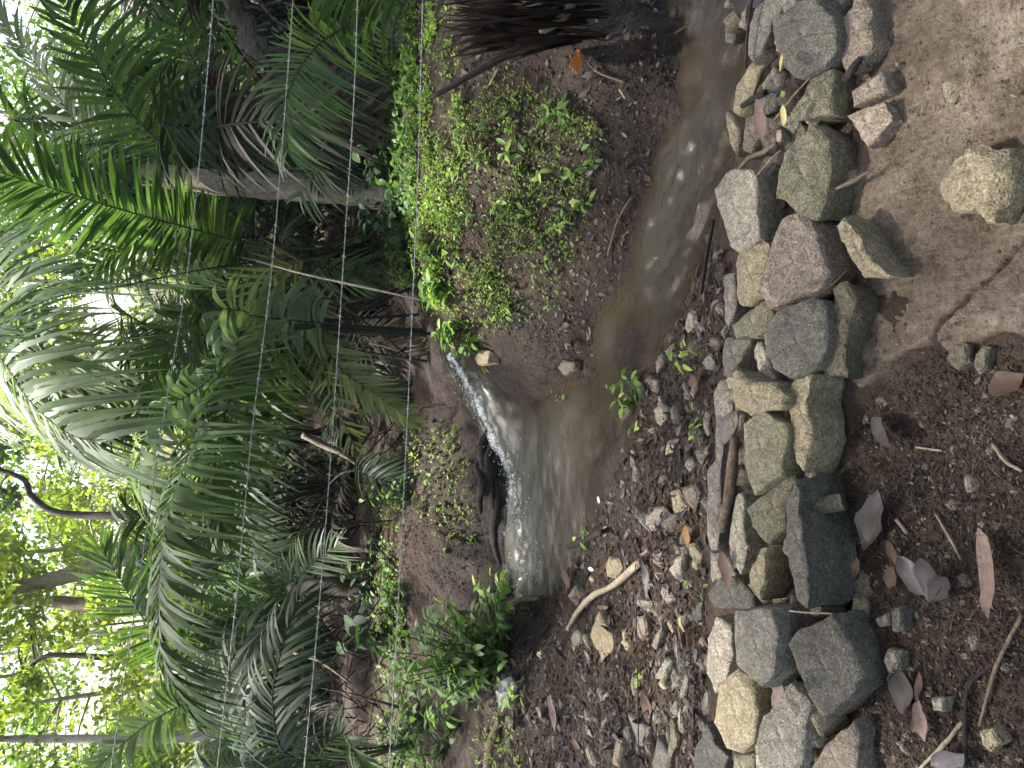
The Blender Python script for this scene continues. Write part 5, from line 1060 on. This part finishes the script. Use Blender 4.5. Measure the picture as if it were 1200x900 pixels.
# rootlets
b = MB()
for q in scatter_px([(610, 730), (660, 700), (700, 620), (760, 590), (800, 700), (760, 800), (660, 900), (580, 900), (600, 780)], 420):
    p = hit1(*q); a = rng.uniform(0, 6.28); L = rng.uniform(.03, .14); d = np.array([math.cos(a), math.sin(a), 0]) * L
    P = [p + [0, 0, .006], p + d * .5 + [rng.normal(0, .015), rng.normal(0, .015), rng.uniform(.005, .03)], p + d]; P[2][2] = hz(P[2][0], P[2][1]) + .006
    b.add(*tube(smooth_path(P, 3), rng.uniform(.0008, .0022), 3), rng.random())
for q in scatter_px([(790, 290), (775, 380), (790, 420), (830, 400), (840, 290)], 90):
    p = hit1(*q); a = rng.uniform(0, 6.28); L = rng.uniform(.03, .12); d = np.array([math.cos(a), math.sin(a), 0]) * L
    P = [p + [0, 0, .006], p + d * .5 + [0, 0, rng.uniform(.01, .03)], p + d]; P[2][2] = hz(P[2][0], P[2][1]) + .006
    b.add(*tube(smooth_path(P, 3), rng.uniform(.001, .0025), 3), rng.random())
for q in scatter_px(NEAR, 160):
    p = hit1(*q); a = rng.uniform(0, 6.28); L = rng.uniform(.01, .05); d = np.array([math.cos(a), math.sin(a), 0]) * L
    P = [p + [0, 0, .003], p + d * .5 + [0, 0, rng.uniform(.002, .01)], p + d]; P[2][2] = hz(P[2][0], P[2][1]) + .003
    b.add(*tube(smooth_path(P, 3), rng.uniform(.0005, .0012), 3), rng.random())
tag(obj('rootlets', b.mesh('rootlets'), M['root']), 'tangle of thin reddish brown rootlets on the litter bank', 'roots', None, 'stuff')
# dead sticks of the thicket floor
b = MB()
for k in range(420):
    p = np.array([rng.uniform(-3.6, 3.2), rng.uniform(5.3, 7.5), 0]); p[2] = hz(p[0], p[1]); a = rng.uniform(0, 6.28); L = rng.uniform(.2, .8); el = rng.uniform(.0, 1.1)
    d = np.array([math.cos(a) * math.cos(el), math.sin(a) * math.cos(el), math.sin(el)]) * L
    b.add(*tube([p, p + d * .5 + rng.normal(0, .03, 3), p + d], [.006, .005, .002], 4), rng.random())
tag(obj('dry_twigs', b.mesh('dry_twigs'), M['stickdark']), 'tangle of dry twigs on the dark thicket floor', 'twigs', None, 'stuff')  # dark stick colour put here in place of thicket shade

# ------------------------------------------------------------------ barbed wire
WIRES = [[(252, -60), (247, 40), (222, 300), (190, 500), (160, 700), (128, 915)], [(345, -60), (342, 20), (320, 300), (296, 500), (277, 700), (253, 915)], [(421, -60), (415, 110), (403, 300), (390, 500), (375, 700), (355, 915)], [(497, -60), (490, 200), (486, 300), (477, 500), (467, 700), (455, 915)]]
def wdepth(y): return 2.93 + (2.23 - 2.93) * y / 900
fb = at(700, 950, wdepth(950)); fb[2] = 0; fence = empty('barbed_wire_fence', fb); tag(fence, 'barbed wire fence of four thin strands strung between wall and stream', 'fence')
def strand(name, pxs, rad, mat, parent, org, spacing=.115):
    P = smooth_path([at(a, b, wdepth(b)) for a, b in pxs], 30); s = np.concatenate([[0], np.cumsum(np.linalg.norm(np.diff(P, axis=0), axis=1))]); tot = s[-1]
    kf = int(tot / .012); ss = np.linspace(0, tot, kf); Q = np.stack([np.interp(ss, s, P[:, j]) for j in range(3)], 1); T = np.gradient(Q, axis=0); T /= np.linalg.norm(T, axis=1)[:, None]
    u = np.cross(T, [0, 0, 1.0]); u /= np.linalg.norm(u, axis=1)[:, None]; v = np.cross(T, u); b = MB()
    for ph in (0, math.pi):
        a = ss / .03 * math.pi + ph; b.add(*tube(Q + (np.cos(a)[:, None] * u + np.sin(a)[:, None] * v) * rad * 1.0, rad, 4))
    for x in np.arange(.05, tot, spacing):
        i = int(x / tot * (kf - 1)); c = Q[i]; tw = rng.uniform(0, 3.1)
        for k in range(2):
            e = math.cos(tw + k * 1.5) * u[i] + math.sin(tw + k * 1.5) * v[i]; b.add(*tube([c - e * .010, c, c + e * .010 + T[i] * .006], [rad * .5, rad, rad * .5], 4))
        b.add(*tube([c - T[i] * .005, c + T[i] * .005], rad * 1.5, 5))
    return obj(name, b.mesh(name, True, org), M[mat], parent)
for wr in WIRES: strand('wire_strand', wr, .00125, 'wire', fence, fb)
P = [hit1(a, b) + [0, 0, .05] for a, b in ((762, 930), (760, 800), (757, 700), (757, 660))]
pole('loose_wire', P, [.0025, .0025, .0025, .002], 'wiredark', 'loose dark barbed wire lying low over the litter bank', 'wire', 5, 0)

# ------------------------------------------------------------------ background trees
def leaf_cloud(centers, radii, n_, size, flat=.75):
    cs_ = np.asarray(centers, float); k = rng.integers(0, len(cs_), n_); v = rng.standard_normal((n_, 3)); v /= np.linalg.norm(v, axis=1)[:, None]
    r = np.asarray(radii)[k] * rng.random(n_) ** .45; c = cs_[k] + v * r[:, None] * [1, 1, flat]
    d = rng.standard_normal((n_, 3)); d[:, 2] -= .5; d /= np.linalg.norm(d, axis=1)[:, None]; e = np.cross(d, rng.standard_normal((n_, 3))); e /= np.linalg.norm(e, axis=1)[:, None]
    L = (size * rng.uniform(.6, 1.3, n_))[:, None]
    V = np.stack([c - d * L * .5, c + e * L * .26, c + d * L * .5, c - e * L * .26], 1).reshape(-1, 3)
    return V, np.arange(4 * n_).reshape(-1, 4), np.clip(.5 + .18 * rng.standard_normal(n_) + .25 * vnoise(k * 1.7, 0.3), 0, 1)
def tree(x, y, hgt, rad, mat, bark, label, group, clumps, n_, size, trad=.12, low=.3, name='tree', lean=0., trunkpts=None):
    z = hz(x, y) if y < 14 else float(height(x, y, False)); p = np.array([x, y, z - .05]); r = empty(name, p); tag(r, label, 'tree', group); b = MB()
    tp = smooth_path(trunkpts if trunkpts is not None else [p, p + [lean * .3, 0, hgt * .4], p + [lean, 0, hgt * .9]], 6); b.add(*tube(tp, np.linspace(trad, trad * .4, len(tp)), 9, .12, x)); cc = []; rr = []
    for k in range(clumps):
        f = rng.uniform(low, 1.0); s = tp[min(int(f * (len(tp) - 1)), len(tp) - 1)]; a = rng.uniform(0, 6.28); q = s + np.array([math.cos(a), math.sin(a), rng.uniform(-.1, .4)]) * rad * rng.uniform(.3, 1)
        b.add(*tube(smooth_path([s, (s + q) / 2 + [0, 0, rad * .08], q], 3), np.linspace(trad * .35, trad * .08, 7), 5)); cc.append(q); rr.append(rad * rng.uniform(.22, .42))
    obj('trunk', b.mesh('trunk', True, p), M[bark], r); V, F, rn = leaf_cloud(cc, rr, n_, size); obj('crown', mesh('crown', V - p, F, rn), M[mat], r)
    return r
BG = 'sunlit trees behind the thicket'
k = 0
for (x, y, h_, rd, mk, n_) in [(-6.5, 13, 5.0, 1.8, 'canopyyellow', 4200), (-3.3, 11.2, 2.6, 1.3, 'canopyyellow', 3000), (-5.2, 10.6, 2.6, 1.3, 'canopy', 3000), (-1.2, 16.5, 6, 2.0, 'canopyyellow', 4200), (.4, 12.5, 4.2, 1.5, 'canopyyellow', 3600), (-4.4, 12, 4.2, 1.6, 'canopy', 4200), (-2.6, 13.5, 5.0, 1.7, 'canopyyellow', 4200), (-.6, 14, 5.0, 1.8, 'canopy', 4200), (1.6, 13.5, 5.5, 1.8, 'canopydark', 4200), (4.0, 13, 5.0, 2.0, 'canopydark', 4200), (6.5, 13.5, 5.0, 2.2, 'canopy', 4000),
      (-8.5, 17, 7, 2.6, 'canopy', 4200), (-5.5, 18, 7, 2.4, 'canopyyellow', 4200), (-2.4, 19, 7.5, 2.4, 'canopy', 4200), (1.2, 18.5, 7, 2.6, 'canopyyellow', 4200), (4.8, 18, 7, 2.6, 'canopy', 4200), (8.5, 17.5, 7, 2.8, 'canopydark', 4200)]:
    tree(x, y, h_, rd, mk, random.choice(['bark', 'barkpale', 'barkpale']), f'leafy {dict(canopy="green", canopyyellow="yellow green", canopydark="dark green")[mk]} tree in the bright backdrop', BG + ' ' + mk[6:] if mk != 'canopy' else BG, 28, int(n_ * 1.15), .11 if y < 15 else .15, .055, .03)
# named trunks
tree(0, 0, 5, 1.0, 'canopydark', 'barkdark', 'dark crooked tree trunk against the white sky', None, 10, 1500, .12, .06, .75, 'crooked_tree', 0, [np.array([*at(170, 602, 9.5)[:2], .2]), at(165, 602, 9.5), at(100, 604, 9.5), at(60, 598, 9.5), at(36, 580, 9.5), at(25, 560, 9.5), at(-30, 545, 9.5), at(-120, 540, 9.5)])
tree(0, 0, 6, 1.2, 'canopyyellow', 'bark', 'thick grey trunk leaning behind the slender palm', None, 10, 1500, .12, .17, .75, 'leaning_tree', 0, [np.array([*at(190, 640, 10.5)[:2], .2]), at(150, 650, 10.5), at(100, 668, 10.5), at(50, 682, 10.5), at(0, 692, 10.5), at(-110, 705, 10.5)])
tree(0, 0, 6, 1.0, 'canopy', 'bark', 'mottled grey trunk beside the leaning one', None, 9, 1500, .12, .15, .75, 'mottled_tree', 0, [np.array([*at(200, 715, 11)[:2], .2]), at(150, 712, 11), at(90, 708, 11), at(40, 705, 11), at(-100, 715, 11)])
tree(0, 0, 6, 1.0, 'canopy', 'barkpale', 'slim pale straight trunk beside the pale frond', None, 9, 1500, .12, .075, .8, 'straight_tree', 0, [np.array([*at(230, 868, 9)[:2], .2]), at(180, 867, 9), at(90, 866, 9), at(0, 866, 9), at(-120, 866, 9)])
tree(0, 0, 6, 1.0, 'canopyyellow', 'barkdark', 'slender forking tree in the yellow green backdrop', None, 10, 1200, .12, .05, .5, 'forking_tree', 0, [np.array([*at(200, 772, 10)[:2], .2]), at(150, 770, 10), at(90, 768, 10), at(50, 770, 10), at(20, 790, 10), at(-60, 800, 10)])

# dark shrubs added to close and darken the thicket floor
def shrub(x, y, hgt, rad, mat, label, n_, size, group=None):
    p = np.array([x, y, hz(x, y) - .03]); r = empty('thicket_shrub', p); tag(r, label, 'shrub', group); b = MB(); cc = []
    for k in range(9):
        a = rng.uniform(0, 6.28); q = p + np.array([math.cos(a) * rad * rng.uniform(.2, 1), math.sin(a) * rad * rng.uniform(.2, 1), hgt * rng.uniform(.25, 1)]); cc.append(q)
        b.add(*tube(smooth_path([p, p * .5 + q * .5 + rng.normal(0, .05, 3), q], 3), np.linspace(.014, .004, 7), 4))
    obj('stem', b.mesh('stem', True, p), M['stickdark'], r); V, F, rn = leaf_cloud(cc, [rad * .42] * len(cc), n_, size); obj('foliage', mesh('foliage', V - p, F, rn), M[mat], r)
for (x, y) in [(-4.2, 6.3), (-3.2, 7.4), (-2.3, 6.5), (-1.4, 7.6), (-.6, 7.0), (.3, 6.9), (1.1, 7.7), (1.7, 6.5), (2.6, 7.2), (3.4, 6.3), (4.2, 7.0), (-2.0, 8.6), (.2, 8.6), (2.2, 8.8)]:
    shrub(x, y, 1.0, .62, 'bushdark', 'dark leafy shrub added to darken the thicket floor', 800, .085, 'shrubs on the thicket floor')
# trees at the sides of the stream whose crowns close overhead, the last one added unseen to darken the thicket
for (x, y, tp_, rd, n_, lb) in [(-5.4, 4.6, [(-5.4, 4.6, 0), (-4.6, 4.2, 4.5), (-2.9, 3.2, 8.2)], 3.7, 6400, 'tall shade tree leaning over the stream from the bush side'), (5.2, 5.6, [(5.2, 5.6, 0), (4.4, 5.2, 4.5), (2.5, 4.6, 8.2)], 3.8, 6400, 'tall shade tree leaning over the stream from the thatch side'), (6.6, 9.4, [(6.6, 9.4, 0), (5.6, 9.0, 4.5), (2.4, 8.2, 8.4)], 3.3, 6400, 'tall unseen tree added behind to darken the thicket')]:
    tree(x, y, 8.2, rd, 'canopydark', 'bark', lb, None, 36, n_, .30, .16, .8, 'shade_tree', 0, [np.array(q, float) for q in tp_])
# trees of the near side, whose crowns overhang the path
for (x, y, lb) in [(-3.4, -2.2, 'large shade tree on the path side toward the bush'), (4.8, -2.6, 'large shade tree on the path side toward the slab'), (.3, -4.5, 'large shade tree behind the path')]:
    tree(x, y, 7.5, 4.2, 'canopydark', 'bark', lb, None, 34, 4300, .30, .2, .55, 'shade_tree')


# ------------------------------------------------------------------ added haze volume, stands in for lens glare over the backdrop
lo_z = -3.0
V = [(x, y, z) for x in (-75, 75) for y in (-20, 118) for z in (lo_z, 16)]
me = bpy.data.meshes.new('haze'); me.from_pydata(V, [], [(0, 1, 3, 2), (4, 6, 7, 5), (0, 4, 5, 1), (2, 3, 7, 6), (0, 2, 6, 4), (1, 5, 7, 3)]); me.update()
mt = bpy.data.materials.new('haze'); mt.use_nodes = True; t = mt.node_tree; t.nodes.clear(); out = t.nodes.new('ShaderNodeOutputMaterial'); pv = t.nodes.new('ShaderNodeVolumePrincipled')
pv.inputs['Color'].default_value = (.9, .95, .92, 1); pv.inputs['Density'].default_value = .0010; pv.inputs['Anisotropy'].default_value = .4; t.links.new(pv.outputs[0], out.inputs['Volume'])
tag(obj('haze', me, mt), 'faint haze added to veil the bright backdrop', 'haze', None, 'stuff')
